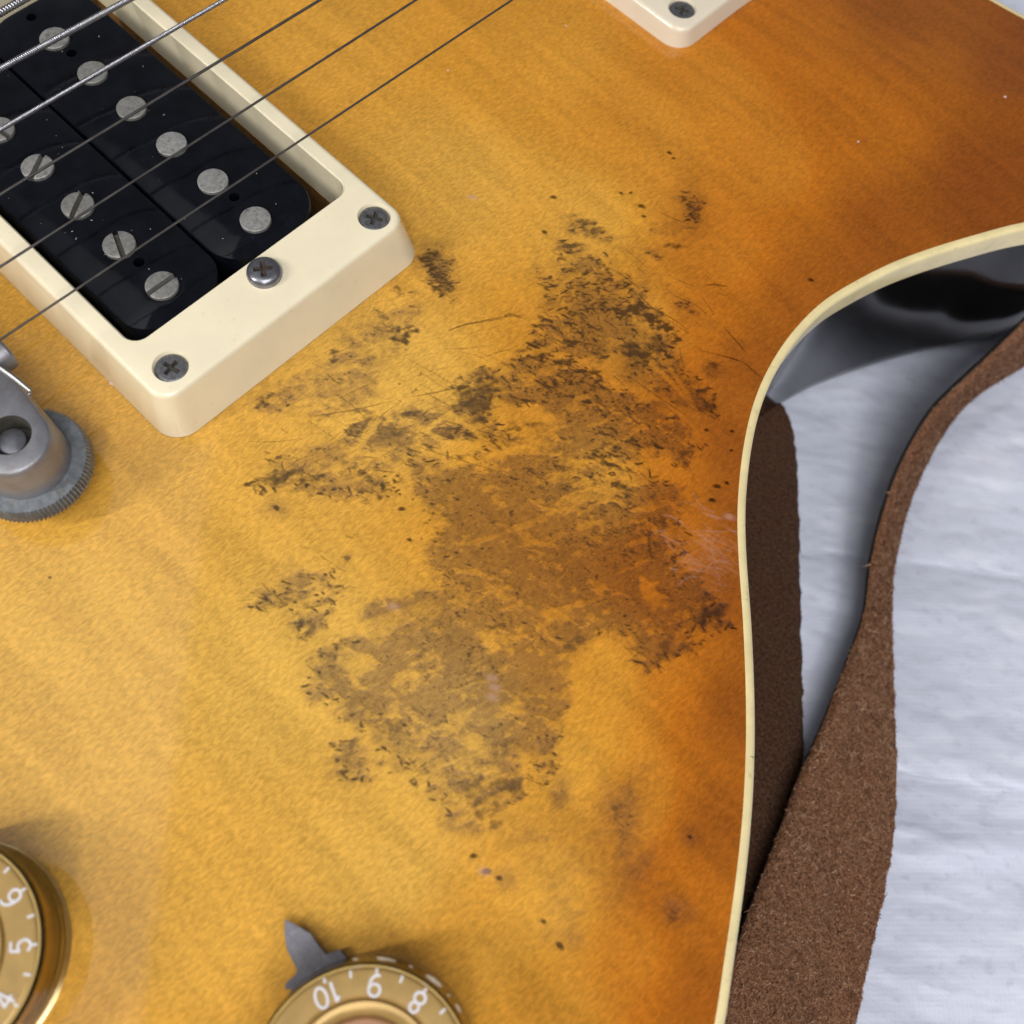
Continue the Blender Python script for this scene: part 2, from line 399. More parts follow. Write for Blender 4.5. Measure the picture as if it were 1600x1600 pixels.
def near(P, line):
    """distance to and nearest point on a polyline"""
    best = np.full(len(P), 1e18); q = np.zeros_like(P)
    for a, b in zip(line[:-1], line[1:]):
        d = b-a; L = d@d
        if L == 0: continue
        t = np.clip(((P-a)@d)/L, 0, 1); c = a+t[:, None]*d; e = ((P-c)**2).sum(1)
        m = e < best; best[m] = e[m]; q[m] = c[m]
    return np.sqrt(best), q
def crown(dist):
    """carved top: flat in the middle, falling away to the rim"""
    t = np.clip(1-dist/48.0, 0, 1); return ZE*t*t*(1.9-0.9*t)

# ---- where the lacquer is worn: traced patches, kept as a map on the guitar's own plane
CELL = 0.14; X0, X1, Y0, Y1 = 50.0, 184.0, -66.0, 108.0
NX, NY = int((X1-X0)/CELL), int((Y1-Y0)/CELL)
GX, GY = np.meshgrid(X0+(np.arange(NX)+.5)*CELL, Y0+(np.arange(NY)+.5)*CELL, indexing='ij')
def zm(k, pts):
    ox, oy, s = {'a': (750, 250, .3125), 'b': (350, 550, .3125), 'c': (800, 700, .25), 'd': (450, 1000, .3125), 'e': (500, 350, .25)}[k]
    return [(ox+s*x, oy+s*y) for x, y in pts]
PATCHES = [  # strength, softness in mm, outline
 (0.86, 1.6, zm('a', [(400,430),(540,440),(660,530),(800,640),(840,720),(960,830),(1010,900),(990,970),(1010,1010),(900,965),(720,960),(560,1000),(420,960),(270,930),(280,840),(300,800),(430,790),(520,760),(480,680),(455,600),(420,520)])),
 (0.88, 1.4, zm('a', [(40,1060),(120,1030),(240,990),(330,985),(450,1000),(560,1045),(640,1105),(740,1150),(850,1175),(940,1200),(1040,1300),(1090,1400),(1085,1540),(1030,1490),(960,1440),(850,1430),(760,1465),(640,1445),(520,1480),(380,1470),(330,1410),(260,1330),(380,1320),(330,1265),(180,1180),(60,1190)])),
 (0.85, 1.0, zm('a', [(830,880),(980,960),(1080,1080),(1200,1230),(1120,1200),(1000,1160),(880,1130),(850,1000)])),
 (0.60, 1.6, zm('a', [(400,290),(480,290),(560,330),(640,390),(680,410),(600,400),(500,360),(410,340)])),
 (0.55, 1.8, zm('a', [(700,430),(770,390),(860,440),(900,480),(800,470)])),
 (0.50, 2.2, zm('a', [(1020,150),(1080,140),(1130,230),(1110,350),(1030,400),(900,380),(860,350),(980,300),(1040,240)])),
 (0.50, 1.6, zm('a', [(960,650),(1060,680),(1200,770),(1340,890),(1300,880),(1150,790),(1010,750)])),
 (0.62, 1.6, zm('b', [(400,110),(560,40),(740,80),(760,250),(600,330),(420,260),(200,240)])),
 (0.60, 1.8, zm('b', [(560,-60),(760,-160),(860,-220),(960,-260),(980,-180),(860,-40),(740,40),(640,60)])),
 (0.95, 0.6, zm('b', [(640,285),(700,275),(780,330),(960,420),(970,480),(820,530),(690,500),(610,450),(700,330)])),
 (1.00, 0.6, zm('b', [(840,310),(1100,300),(1190,240),(1140,190),(1300,110),(1600,50),(1640,280),(1340,255),(1310,350),(1100,362),(980,372),(930,362)])),
 (0.85, 0.8, zm('b', [(970,375),(1150,365),(1300,420),(1490,460),(1200,435),(1030,480),(960,440)])),
 (0.70, 0.8, zm('b', [(210,560),(300,535),(430,540),(460,590),(330,645),(180,670),(330,600)])),
 (0.70, 1.0, zm('b', [(370,690),(500,600),(640,560),(790,640),(800,700),(700,750),(560,690),(440,700)])),
 (0.62, 1.2, zm('b', [(330,500),(480,450),(620,460),(720,530),(900,560),(900,600),(700,600),(480,580)])),
 (0.72, 0.8, zm('b', [(140,1275),(200,1215),(310,1185),(360,1120),(520,1110),(570,1160),(580,1210),(450,1250),(330,1275),(240,1262)])),
 (0.6, 1.0, zm('b', [(560,1030),(650,1015),(640,1060),(600,1070)])), (0.55, 1.5, zm('b', [(220,810),(270,755),(320,800),(240,830)])),
 (0.45, 1.5, zm('b', [(300,1040),(350,1030),(380,1120),(330,1140)])),
 (0.7, 0.8, zm('b', [(350,1380),(400,1340),(500,1310),(480,1370),(430,1405)])), (0.6, 1.2, zm('b', [(140,285),(170,260),(225,260),(200,300)])),
 (0.62, 1.6, [(500,566),(560,512),(620,492),(652,512),(610,560),(588,612),(572,640),(520,650),(470,640),(425,662),(400,640),(440,600)]),
 (0.55, 1.0, zm('e', [(560,1100),(700,1150),(860,1110),(1040,1190),(1030,1300),(800,1380),(560,1300),(440,1200)])),
 # the large one in the middle
 (0.86, 1.5, zm('b', [(890,570),(1250,540),(1440,500),(1600,470),(1760,560),(1900,560),(2060,580),(2200,600),(2300,660),(2330,760),(2320,900),(2260,1100),(2240,1300),(2100,1420),(1990,1420),(1880,1400),(1780,1480),(1730,1520),(1710,1640),(1720,1750),(1640,2000),(1300,2000),(900,2000),(620,1900),(520,1760),(400,1700),(440,1610),(560,1460),(720,1400),(700,1310),(800,1250),(940,1200),(1100,1170),(1040,1110),(1005,1000),(1090,980),(1090,900),(1020,870),(980,760),(890,690)])),
 (0.82, 1.5, zm('c', [(900,400),(960,440),(1010,560),(1060,690),(1100,730),(1200,770),(1290,890),(1350,960),(1335,1040),(1260,1112),(1175,1112),(1160,1235),(1085,1250),(1030,1285),(900,1335),(850,1312),(760,1240),(800,1000),(800,600)])),
 (0.97, 0.8, zm('c', [(980,760),(1100,740),(1200,775),(1290,890),(1345,950),(1335,1040),(1260,1105),(1170,1112),(1155,1225),(1085,1245),(1035,1275),(930,1290),(900,1100),(960,900)])),
 (0.55, 2.0, zm('c', [(1060,290),(1180,270),(1300,280),(1260,330),(1160,420),(1080,400)])),
 (0.8, 0.6, zm('c', [(620,190),(800,195),(910,255),(940,300),(760,270),(640,230)])),
 (0.66, 1.6, zm('d', [(260,0),(250,60),(100,165),(300,200),(480,250),(400,290),(232,285),(300,420),(245,520),(240,640),(280,690),(385,670),(385,590),(480,600),(610,630),(650,720),(760,800),(790,960),(890,965),(1060,960),(1100,830),(1200,770),(1210,620),(1290,720),(1330,700),(1340,540),(1330,350),(1390,300),(1400,130),(1450,0)])),
 (0.36, 6.0, zm('d', [(900,980),(1150,860),(1420,820),(1500,1000),(1350,1150),(1100,1150)])),
 (0.55, 1.3, zm('d', [(1330,750),(1365,745),(1370,790),(1340,820)])), (0.55, 2.6, zm('d', [(1340,1340),(1430,1310),(1440,1370),(1370,1390)])),
 (0.50, 1.8, zm('d', [(1310,1490),(1370,1470),(1380,1530),(1330,1540)])), (0.5, 1.2, zm('d', [(1050,1210),(1080,1175),(1110,1190),(1080,1220)])),
 (0.62, 3.0, [(940,1250),(975,1240),(1000,1300),(985,1340),(960,1330)]), (0.65, 2.2, [(1040,1400),(1070,1405),(1080,1440),(1050,1440)]),
 (0.5, 1.6, [(655,395),(690,400),(712,470),(690,460)]),
]
HOLES = [  # lacquer islands left standing
 zm('b', [(1020,460),(1090,480),(1180,560),(1100,540)]), zm('b', [(1480,480),(1640,470),(1620,500),(1500,505)]),
 zm('b', [(850,620),(930,600),(960,700),(990,860),(900,830),(830,700)]), zm('b', [(1250,1400),(1340,1390),(1400,1480),(1330,1530)]),
 zm('c', [(200,1030),(310,1010),(320,1070),(230,1075)]), zm('c', [(840,800),(950,790),(960,1000),(850,1060)]),
 zm('a', [(640,1060),(800,1040),(860,1090),(820,1140),(700,1110)]), zm('a', [(60,1210),(250,1240),(420,1310),(280,1330),(120,1250)]),
 zm('a', [(720,740),(800,830),(860,870),(790,890),(740,830)]), zm('b', [(420,410),(640,330),(560,440),(400,470)]),
 zm('d', [(830,450),(960,470),(980,620),(880,560)]), zm('d', [(1160,560),(1230,590),(1180,650)]), zm('d', [(260,90),(400,100),(480,170),(330,180)]),
 zm('d', [(860,820),(910,830),(900,920),(860,900)]), zm('d', [(400,500),(600,560),(620,620),(420,590)]),
]
DARKS = [  # strength, softness, outline: blackened spots
 (0.85, 0.7, zm('a', [(700,750),(740,715),(810,700),(790,750),(740,765)])), (0.9, 0.6, zm('a', [(840,765),(900,790),(985,850),(930,835),(860,800)])),
 (0.72, 1.3, zm('a', [(710,890),(850,890),(960,950),(900,960),(840,1010),(720,1010)])), (0.5, 1.6, zm('a', [(830,840),(930,880),(1000,960),(900,950)])),
 (0.75, 0.8, zm('a', [(1050,210),(1085,230),(1095,270),(1065,260)])), (0.6, 1.0, zm('a', [(1140,985),(1200,980),(1215,1015),(1160,1030)])),
 (0.6, 1.0, zm('a', [(1070,1100),(1150,1110),(1205,1190),(1190,1225),(1140,1150)])), (0.7, 0.7, zm('a', [(1070,710),(1105,720),(1100,755),(1075,740)])),
 (0.6, 0.8, zm('a', [(890,370),(960,380),(1050,425),(940,410)])), (0.5, 0.9, zm('a', [(500,300),(580,340),(600,385),(540,360)])),
 (0.7, 0.7, zm('a', [(100,800),(180,765),(215,795),(150,810)])), (0.55, 1.2, zm('a', [(980,1400),(1080,1440),(1070,1530),(1030,1500)])),
 (0.5, 1.4, zm('b', [(1150,240),(1200,180),(1330,180),(1340,260),(1310,340),(1200,330)])), (0.5, 1.2, zm('b', [(1000,300),(1150,300),(1180,350),(1050,360)])),
 (0.45, 1.2, zm('b', [(640,285),(720,285),(860,360),(940,420),(860,440),(660,430)])), (0.7, 0.7, zm('b', [(150,285),(175,260),(222,262),(190,298)])),
 (0.6, 0.9, zm('b', [(740,690),(790,680),(790,735),(720,740)])), (0.65, 0.8, zm('b', [(360,1380),(400,1345),(435,1385),(420,1402)])),
 (0.55, 0.8, zm('b', [(580,1030),(640,1015),(630,1055)])), (0.6, 0.8, zm('b', [(190,665),(270,640),(350,610),(300,640)])), (0.6, 0.8, zm('b', [(370,690),(410,645),(500,620),(430,650),(400,690)])),
 (0.7, 0.7, zm('c', [(620,190),(700,200),(820,230),(910,265),(820,250),(690,245)])), (0.62, 0.9, zm('c', [(750,430),(880,420),(890,520),(890,700),(870,590),(850,480)])),
 (0.66, 2.0, zm('c', [(1160,940),(1260,900),(1350,960),(1330,1040),(1250,1090),(1150,1060)])), (0.5, 2.0, zm('c', [(920,1160),(1020,1180),(1030,1260),(930,1300)])),
 (0.4, 1.0, zm('c', [(1060,1150),(1160,1140),(1150,1240),(1080,1250)])), (0.4, 1.6, zm('c', [(250,180),(340,150),(330,260),(260,250)])), (0.5, 1.0, zm('c', [(400,1190),(480,1170),(390,1240),(360,1250)])),
 (0.42, 1.2, zm('d', [(460,440),(560,395),(760,415),(620,480),(480,460)])), (0.42, 1.2, zm('d', [(250,530),(330,500),(370,640),(270,680)])),
 (0.5, 1.3, zm('d', [(890,700),(1080,710),(1060,800),(1050,940),(940,950),(900,860)])), (0.5, 1.2, zm('d', [(1100,720),(1180,700),(1190,780),(1120,800)])),
 (0.55, 0.9, zm('d', [(1295,570),(1325,540),(1315,700),(1290,690)])), (0.4, 1.2, zm('d', [(1000,520),(1130,480),(1200,560),(1080,640),(1010,560)])),
 (0.45, 1.0, [(658,398),(682,402),(705,462),(690,455)]), (0.5, 1.6, [(955,1250),(975,1260),(985,1310),(965,1300)]), (0.55, 1.4, [(1043,1405),(1066,1412),(1070,1436),(1052,1436)]),
 (0.75, 1.2, zm('e', [(640,200),(700,170),(745,190),(735,300),(690,310),(655,285)])), (0.85, 0.5, zm('e', [(690,300),(715,310),(745,400),(745,435),(770,470),(745,465),(720,400)])),
 (0.8, 0.8, zm('e', [(360,760),(440,690),(490,640),(610,670),(600,700),(540,780),(440,760)])), (0.6, 0.8, zm('e', [(290,610),(340,570),(395,575),(380,605)])), (0.6, 0.7, zm('e', [(425,420),(465,395),(515,430),(490,450)])),
 (0.8, 0.5, zm('e', [(580,965),(635,945),(635,965),(600,975)])), (0.75, 0.5, zm('e', [(575,1040),(600,1012),(625,1020),(600,1060)])), (0.7, 0.5, zm('e', [(410,1025),(495,1005),(500,1025),(430,1035)])),
 (0.6, 0.6, zm('e', [(1140,600),(1210,575),(1245,555),(1270,600),(1170,620)])), (0.62, 1.2, zm('e', [(820,1060),(910,1010),(1010,945),(1040,930),(1095,990),(1120,1040),(1075,1080),(1070,1165),(1020,1250),(940,1220),(860,1120),(900,1060)])),
 (0.6, 0.8, zm('e', [(440,1190),(560,1180),(700,1190),(820,1170),(900,1200),(700,1215),(560,1205)])), (0.6, 0.8, zm('e', [(1300,800),(1420,820),(1560,850),(1590,890),(1480,860)])), (0.6, 0.6, zm('e', [(40,860),(80,800),(95,830),(70,870)])),
 (0.6, 0.8, zm('e', [(810,490),(850,480),(860,500),(815,530)])), (0.45, 1.2, zm('e', [(600,1270),(760,1260),(800,1350),(620,1340)])), (0.5, 1.0, zm('e', [(1160,1290),(1280,1230),(1400,1260),(1300,1300)])),
 (0.45, 1.0, [(600,500),(655,512),(640,535),(605,530)]),
]
def raster(P_px, pad=4.0):
    P = np.array([at(x, y, -0.6)[:2] for x, y in P_px])
    lo = P.min(0)-pad; hi = P.max(0)+pad
    i0, j0 = np.maximum(((lo-[X0, Y0])/CELL).astype(int), 0); i1 = min(NX, int((hi[0]-X0)/CELL)+1); j1 = min(NY, int((hi[1]-Y0)/CELL)+1)
    sl = (slice(i0, i1), slice(j0, j1)); st = 3                       # distance field on a coarser grid, then stretched
    gx = GX[sl]; gy = GY[sl]
    cx = gx[::st, ::st]; Q = np.stack([cx.ravel(), gy[::st, ::st].ravel()], 1)
    d, _ = near(Q, np.vstack([P, P[:1]])); d = np.where(inside(Q, P), d, -d).reshape(cx.shape)
    ii = np.arange(gx.shape[0])/st; jj = np.arange(gx.shape[1])/st
    a = np.clip(ii.astype(int), 0, d.shape[0]-2); b = np.clip(jj.astype(int), 0, d.shape[1]-2)
    fa = (ii-a)[:, None]; fb = (jj-b)[None]
    d = (d[a][:, b]*(1-fa)+d[a+1][:, b]*fa)*(1-fb)+(d[a][:, b+1]*(1-fa)+d[a+1][:, b+1]*fa)*fb
    return sl, d
U_ = GX*RT2[0]+GY*RT2[1]; V_ = GX*UP2[0]+GY*UP2[1]
n_edge = fbm(U_*0.20+4, V_*0.42+8, 5, 0.62)-0.5            # ragged, drawn out sideways
n_fine = fbm(GX*1.1+40, GY*1.1+3, 3, 0.6)-0.5
n_strk = fbm((U_+0.55*V_)*0.16+70, (V_-0.45*U_)*0.95+20, 4, 0.6)-0.5   # streaks running down to the right
wx = 2.2*(fbm(GX*0.25+5, GY*0.25+9, 3)-0.5); wy = 2.2*(fbm(GX*0.25+55, GY*0.25+29, 3)-0.5)
P_ = U_+wx; Q_ = V_+0.28*U_+wy
strength = np.zeros((NX, NY)); wear = np.zeros((NX, NY)); body_in = np.full((NX, NY), -9.0)
for s, soft, P in PATCHES:
    sl, d = raster(P)
    d = d + 0.35 + 3.0*n_edge[sl] + 1.6*n_fine[sl] + 3.0*n_strk[sl]
    wear[sl] = np.maximum(wear[sl], s*(0.5*sstep(-0.8*soft-0.3, 0.6*soft, d)+0.5*sstep(-0.25, 1.7*soft+0.6, d))); strength[sl] = np.where(d > body_in[sl], s, strength[sl]); body_in[sl] = np.maximum(body_in[sl], d)
for P in HOLES:
    sl, d = raster(P); d = d + 5.0*n_edge[sl] + 1.5*n_fine[sl] + 1.5*n_strk[sl]
    wear[sl] *= 1-0.8*sstep(-0.9, 1.0, d)
isl = fbm(P_*0.30+11, Q_*0.62+51, 5, 0.65)                    # small flakes of lacquer inside the bare patches
wear *= 1-0.6*sstep(0.58, 0.70, isl)
strip = fbm((U_+0.5*V_)*0.10+7, (V_-0.4*U_)*0.6+77, 3, 0.6)
wear *= 1-0.5*sstep(0.55, 0.70, strip)
mott = fbm(GX*0.45+13, GY*0.45+71, 4, 0.65)-0.5
wear = np.clip(wear*(1.0+0.9*n_fine+(1.25+0.5*(1-sstep(-92, -66, V_)))*mott), 0, 1)
dark = np.zeros((NX, NY))
for s, soft, P in DARKS:
    sl, d = raster(P)
    d = d + 2.2*n_edge[sl]+2.0*n_fine[sl]+2.0*n_strk[sl]
    dark[sl] = np.maximum(dark[sl], 0.92*s*sstep(-0.5*soft-0.15, 0.8*soft+0.15, d)*np.clip(0.8+1.6*n_fine[sl]+1.0*n_strk[sl], 0.1, 1.15))
scuff = np.zeros((NX, NY))
# soft smudges under the finish
for x, y, rx, ry, a, s_m in ((985,1290,26,62,.1,.5), (955,1255,24,34,.4,.35), (1000,1350,36,30,-.3,.34), (1062,1422,30,20,.5,.5), (875,1242,15,20,.3,.5), (890,1462,24,18,.2,.34), (788,1372,15,12,0,.45), (1088,1305,14,12,0,.4),
                            (682,425,24,34,-.5,.6), (432,796,16,10,.3,.5), (1080,320,22,38,-.2,.5), (1115,565,16,12,0,.45), (930,1330,110,80,.5,.20), (930,480,80,50,.6,.62), (1010,560,70,44,.8,.50)):
    p = at(x, y, -.6)[:2]; q = at(x+1, y, -.6)[:2]; k = np.linalg.norm(q-p); du = (GX-p[0])*RT2[0]+(GY-p[1])*RT2[1]; dv = -((GX-p[0])*UP2[0]+(GY-p[1])*UP2[1])
    ca, sa = math.cos(a), math.sin(a); e = ((du*ca+dv*sa)/(rx*k))**2+((-du*sa+dv*ca)/(ry*k*1.15))**2
    wear = np.maximum(wear, 1.5*s_m*np.exp(-e*np.clip(0.8+1.8*(fbm(GX*.3+x, GY*.3, 3)-.5), 0.4, 2))*np.clip(0.8+1.2*mott, 0, 1.3))
wear = np.clip(wear, 0, 1)
def stroke(arr, p, q, w, s, bend=0.0):
    p = np.asarray(p); q = np.asarray(q); m = (p+q)/2 + bend*np.array([-(q-p)[1], (q-p)[0]])
    L = np.array([p, (p+m)/2+bend*.4*np.array([-(q-p)[1], (q-p)[0]])*0.5, m, (q+m)/2+bend*.4*np.array([-(q-p)[1], (q-p)[0]])*0.5, q])
    lo = L.min(0)-w*2; hi = L.max(0)+w*2
    i0, j0 = int((lo[0]-X0)/CELL), int((lo[1]-Y0)/CELL); i1, j1 = int((hi[0]-X0)/CELL)+2, int((hi[1]-Y0)/CELL)+2
    if i0 < 0 or j0 < 0 or i1 > NX or j1 > NY: return
    sl = (slice(i0, i1), slice(j0, j1)); Q = np.stack([GX[sl].ravel(), GY[sl].ravel()], 1)
    d, c = near(Q, L); t = np.clip(((Q-p)@(q-p))/max(1e-6, (q-p)@(q-p)), 0, 1)
    k = s*sstep(1.5*w, 0.4*w, d+0.0)*(1-0.5*np.abs(2*t-1)**3)
    arr[sl] = np.maximum(arr[sl], k.reshape(GX[sl].shape))
# cracked lacquer: dark torn streaks and hair cracks, thickest along the ragged edges of the bare patches
torn = fbm(P_*0.42+31, Q_*1.15+17, 4, 0.62)
ridge = 1-np.abs(2*fbm(P_*0.36+131, Q_*0.75+117, 3, 0.55)-1)
ridge2 = 1-np.abs(2*fbm(P_*0.8+11, Q_*1.3+67, 2, 0.55)-1)
clus = fbm(U_*0.085+90, V_*0.12+33, 3, 0.6)
band = sstep(-1.0, -0.1, body_in)*sstep(2.4, 0.5, body_in)*(strength > 0.656)
zone = np.clip(0.75*band*sstep(0.40, 0.56, clus+0.06) + 0.8*sstep(0.50, 0.64, clus)*sstep(0.35, 0.6, wear), 0, 1)
low = 0.28+0.64*sstep(-96, -64, V_)
dark = np.maximum(dark, low*zone*sstep(0.595, 0.70, torn))
dark = np.maximum(dark, 0.85*zone*sstep(0.935, 0.985, ridge)*sstep(0.36, 0.55, n_fine+0.5))
dark = np.maximum(dark, 0.75*sstep(0.35, 0.6, wear)*sstep(0.95, 0.99, ridge2)*sstep(0.50, 0.60, torn+0.04))
speck = vnoise(GX*2.6+3, GY*2.6+8); speck2 = vnoise(P_*1.6+43, Q_*3.4+28)
dark = np.maximum(dark, 0.8*low*sstep(0.3, 0.6, wear)*sstep(0.82, 0.95, speck)*sstep(0.44, 0.6, clus+0.05))
dark = np.maximum(dark, low*sstep(0.3, 0.6, wear)*sstep(0.82, 0.94, speck2)*sstep(0.42, 0.56, clus+0.05))
def flecks(I, J, n, lmin, lmax, wmin, wmax, smin, smax, ang0=-0.35, spread=0.6):
    pick = rng.integers(0, len(I), n)
    for k in pick:
        p = np.array([GX[I[k], J[k]], GY[I[k], J[k]]]); a = ang0+rng.normal(0, spread)
        d = RT2*math.cos(a)+UP2*math.sin(a); L = rng.uniform(lmin, lmax)*rng.random()**0.8
        stroke(dark, p-d*L/2, p+d*L/2, rng.uniform(wmin, wmax), rng.uniform(smin, smax), rng.normal(0, 0.07))
ei, ej = np.where((band > 0.4) & (clus > 0.46)); flecks(ei, ej, 520, 0.5, 2.0, 0.10, 0.2, 0.5, 1.0)
ai, aj = np.where((wear > 0.5) & (rng.random(wear.shape) < low)); flecks(ai, aj, 620, 0.25, 1.1, 0.09, 0.17, 0.4, 1.0, -0.3, 0.7)
ti, tj = np.where((wear > 0.35) & (V_ > -45) & (U_ < 118)); flecks(ti, tj, 420, 0.5, 2.4, 0.09, 0.19, 0.5, 1.0, 0.15, 0.4)

# single marks and scratches seen on the top
SPOTS = [(864,312,1.0),(1002,323,1.1),(1006,338,.6),(970,304,.6),(985,303,.5),(850,366,.8),(1045,241,.8),(1052,249,.5),(760,1362,1.0),(740,1338,.8),(1276,422,.9),(1152,660,.6),(1120,770,.9),(1144,742,.7),(1128,748,1.1),
         (628,798,.9),(388,760,1.0),(432,796,1.0),(1151,690,.4),(640,846,.6),(480,760,.6),(850,1440,.6),(876,1478,1.0),(1110,660,.6),(80,905,.3),(1085,1305,.5),(780,1372,.7)]
for x, y, r in SPOTS:
    p = at(x, y, -0.6)[:2]; a = rng.uniform(-0.7, 0.4); d = RT2*math.cos(a)+UP2*math.sin(a)
    stroke(dark, p-d*r*0.45, p+d*r*0.45, 0.16+0.18*r, 0.95, 0.1)
LINES = [zm('a', [(900,258),(1050,310)]), zm('a', [(970,655),(1080,690)]), zm('a', [(1080,690),(1210,790)]), zm('a', [(1240,800),(1350,910)]), zm('a', [(1110,915),(1230,935)]), zm('a', [(1210,935),(1340,965)]),
         zm('a', [(1340,960),(1435,1035)]), zm('a', [(560,500),(690,555)]), zm('a', [(680,550),(800,630)]), zm('a', [(270,598),(360,610)]), zm('a', [(275,620),(340,640)]), zm('a', [(270,745),(330,740)]), zm('a', [(0,815),(110,800)]),
         zm('a', [(1130,600),(1250,600)]), zm('a', [(1200,630),(1260,650)]), zm('b', [(60,1255),(150,1245)]), zm('b', [(440,980),(540,1060)]), zm('b', [(540,1060),(620,1105)]), zm('b', [(620,1175),(670,1185)]), zm('b', [(380,980),(430,990)]), zm('b', [(610,925),(655,940)]),
         zm('b', [(280,1240),(300,1270)]), zm('b', [(400,1290),(490,1270)]), zm('b', [(640,340),(960,420)]), zm('b', [(1000,330),(1480,460)]), zm('b', [(350,560),(460,520)]), zm('a', [(1040,1020),(1010,900)]), zm('a', [(500,1340),(700,1370)]), zm('a', [(950,560),(1090,610)]),
         [(872,905),(890,877)], [(1015,820),(1022,876)], [(740,508),(815,495)], [(700,520),(760,505)], [(690,548),(760,543)], [(655,440),(705,470)], [(760,560),(800,548)]]
for (p, q) in LINES: stroke(dark, at(*p, -0.6)[:2], at(*q, -0.6)[:2], rng.uniform(0.08, 0.15), rng.uniform(0.45, 0.8), rng.normal(0, 0.03))
# bare scratches cut across the dark patch (lacquer kept between them)
for p, q in (((620,650),(760,740)), ((560,700),(600,640)), ((650,690),(700,650)), ((1020,560),(1085,620)), ((600,648),(545,720)), ((690,640),(790,720)), ((1045,560),(1100,640))):
    kk = np.zeros((NX, NY)); stroke(kk, at(*p, -0.6)[:2], at(*q, -0.6)[:2], 0.45, 1.0, 0.03); wear *= 1-0.8*kk; dark *= 1-0.7*kk
for k in range(70):                                     # fine dirty scratches
    c = np.array([rng.uniform(430, 780), rng.uniform(560, 740)]); a = rng.choice([-0.45, 0.5, -0.1])+rng.normal(0, .12); L = rng.uniform(14, 80)*rng.random()
    stroke(dark, at(c[0]-L*math.cos(a), c[1]-L*math.sin(a), -.6)[:2], at(c[0]+L*math.cos(a), c[1]+L*math.sin(a), -.6)[:2], rng.uniform(.07, .13), rng.uniform(.3, .7), rng.normal(0, .04))
for k in range(46):
    c = np.array([rng.uniform(840, 1130), rng.uniform(380, 640)]); a = 0.55+rng.normal(0, .15); L = rng.uniform(14, 70)*rng.random()
    stroke(dark, at(c[0]-L*math.cos(a), c[1]-L*math.sin(a), -.6)[:2], at(c[0]+L*math.cos(a), c[1]+L*math.sin(a), -.6)[:2], rng.uniform(.07, .13), rng.uniform(.3, .75), rng.normal(0, .04))
# pale hairline scratches near the waist
for k in range(95):
    c = np.array([1100+rng.normal(0, 26), 858+rng.normal(0, 34)]); a = rng.normal(0.38, 0.32); L = rng.uniform(10, 44)
    stroke(scuff, at(c[0]-L*math.cos(a)/2, c[1]-L*math.sin(a)/2, -2)[:2], at(c[0]+L*math.cos(a)/2, c[1]+L*math.sin(a)/2, -2)[:2], rng.uniform(0.05, 0.11), rng.uniform(0.2, 0.75), rng.normal(0, 0.12))
for x, y, s in ((1108, 862, 0.05), (1122, 880, 0.05)):
    p = at(x, y, -2)[:2]; scuff = np.maximum(scuff, s*np.exp(-(((GX-p[0])**2+(GY-p[1])**2)/14.0)))
for x, y in ((1148,795),(738,312),(773,1075),(768,1060),(770,1090),(757,1362),(615,950)):
    p = at(x, y, -0.6)[:2]; stroke(scuff, p-[.5, .3], p+[.5, .3], 0.5, 0.8)

BURST = [(450,1050,0),(100,1000,.03),(300,750,.10),(600,600,.05),(700,300,.14),(450,60,.22),(900,350,.20),(850,100,.32),(1000,200,.42),(1100,150,.50),(1200,250,.52),(1350,200,.68),(1450,100,.78),(1580,120,.95),
         (1550,280,1.0),(1400,350,.92),(1250,450,.84),(1150,400,.55),(1180,560,.88),(1100,500,.58),(1000,500,.36),(1150,700,.90),(1050,720,.56),(950,740,.3),(1140,900,.93),(1050,900,.6),(950,1050,.34),(1050,1050,.55),
         (1150,1100,.9),(900,1200,.25),(1000,1250,.46),(1130,1300,.88),(1080,1400,.66),(850,1400,.22),(1000,1500,.52),(1100,1550,.86),(750,1500,.25),(850,1580,.36),(300,1450,.12),(600,1350,.05),(50,1250,.05),(700,1150,.03),(1250,60,.66),(1400,20,.88),
         (0,400,.15),(100,700,.14),(-200,1000,.1),(200,1700,.2),(1000,1800,.7),(1700,100,1),(1700,300,1),(500,-200,.4),(1200,-200,1),(-300,200,.2),(1160,800,.92),(1080,800,.64)]
def burst_at(P):
    c = np.array([[*at(x, y, -1)[:2], t] for x, y, t in BURST]); num = 0; den = 0
    for x, y, t in c:
        w = 1/(((P[:, 0]-x)**2+(P[:, 1]-y)**2+18)**1.9); num = num+w*t; den = den+w
    return num/den

# ---- body top: fine mesh where the wear is, coarser beyond
def axis(a, b, fa, fb, fine, coarse):
    return np.unique(np.round(np.concatenate([np.arange(a, fa, coarse), np.arange(fa, fb, fine), np.arange(fb, b+coarse, coarse)]), 4))
OPEN = (-15.0, 56.5, -27.6, 14.2)                     # pickup opening x0,x1,y0,y1
ax = axis(-70, 205, 58.5, 180, 0.20, 2.5); ay = axis(-190, 176, -60, 104, 0.20, 2.5)
gx, gy = np.meshgrid(ax, ay, indexing='ij'); G = np.stack([gx.ravel(), gy.ravel()], 1); nx, ny = len(ax), len(ay)
ins = inside(G, poly)
idx = np.arange(nx*ny).reshape(nx, ny)
Fq = np.stack([idx[:-1, :-1], idx[1:, :-1], idx[1:, 1:], idx[:-1, 1:]], -1).reshape(-1, 4)
keep = ins[Fq].any(1)
cxy = G[Fq].mean(1)
keep &= ~((cxy[:, 0] > OPEN[0]) & (cxy[:, 0] < OPEN[1]) & (cxy[:, 1] > OPEN[2]) & (cxy[:, 1] < OPEN[3]))
Fq = Fq[keep]; used = np.unique(Fq); remap = np.full(nx*ny, -1); remap[used] = np.arange(len(used)); Fq = remap[Fq]
P = G[used]; insP = ins[used]
cc = curve[::3]
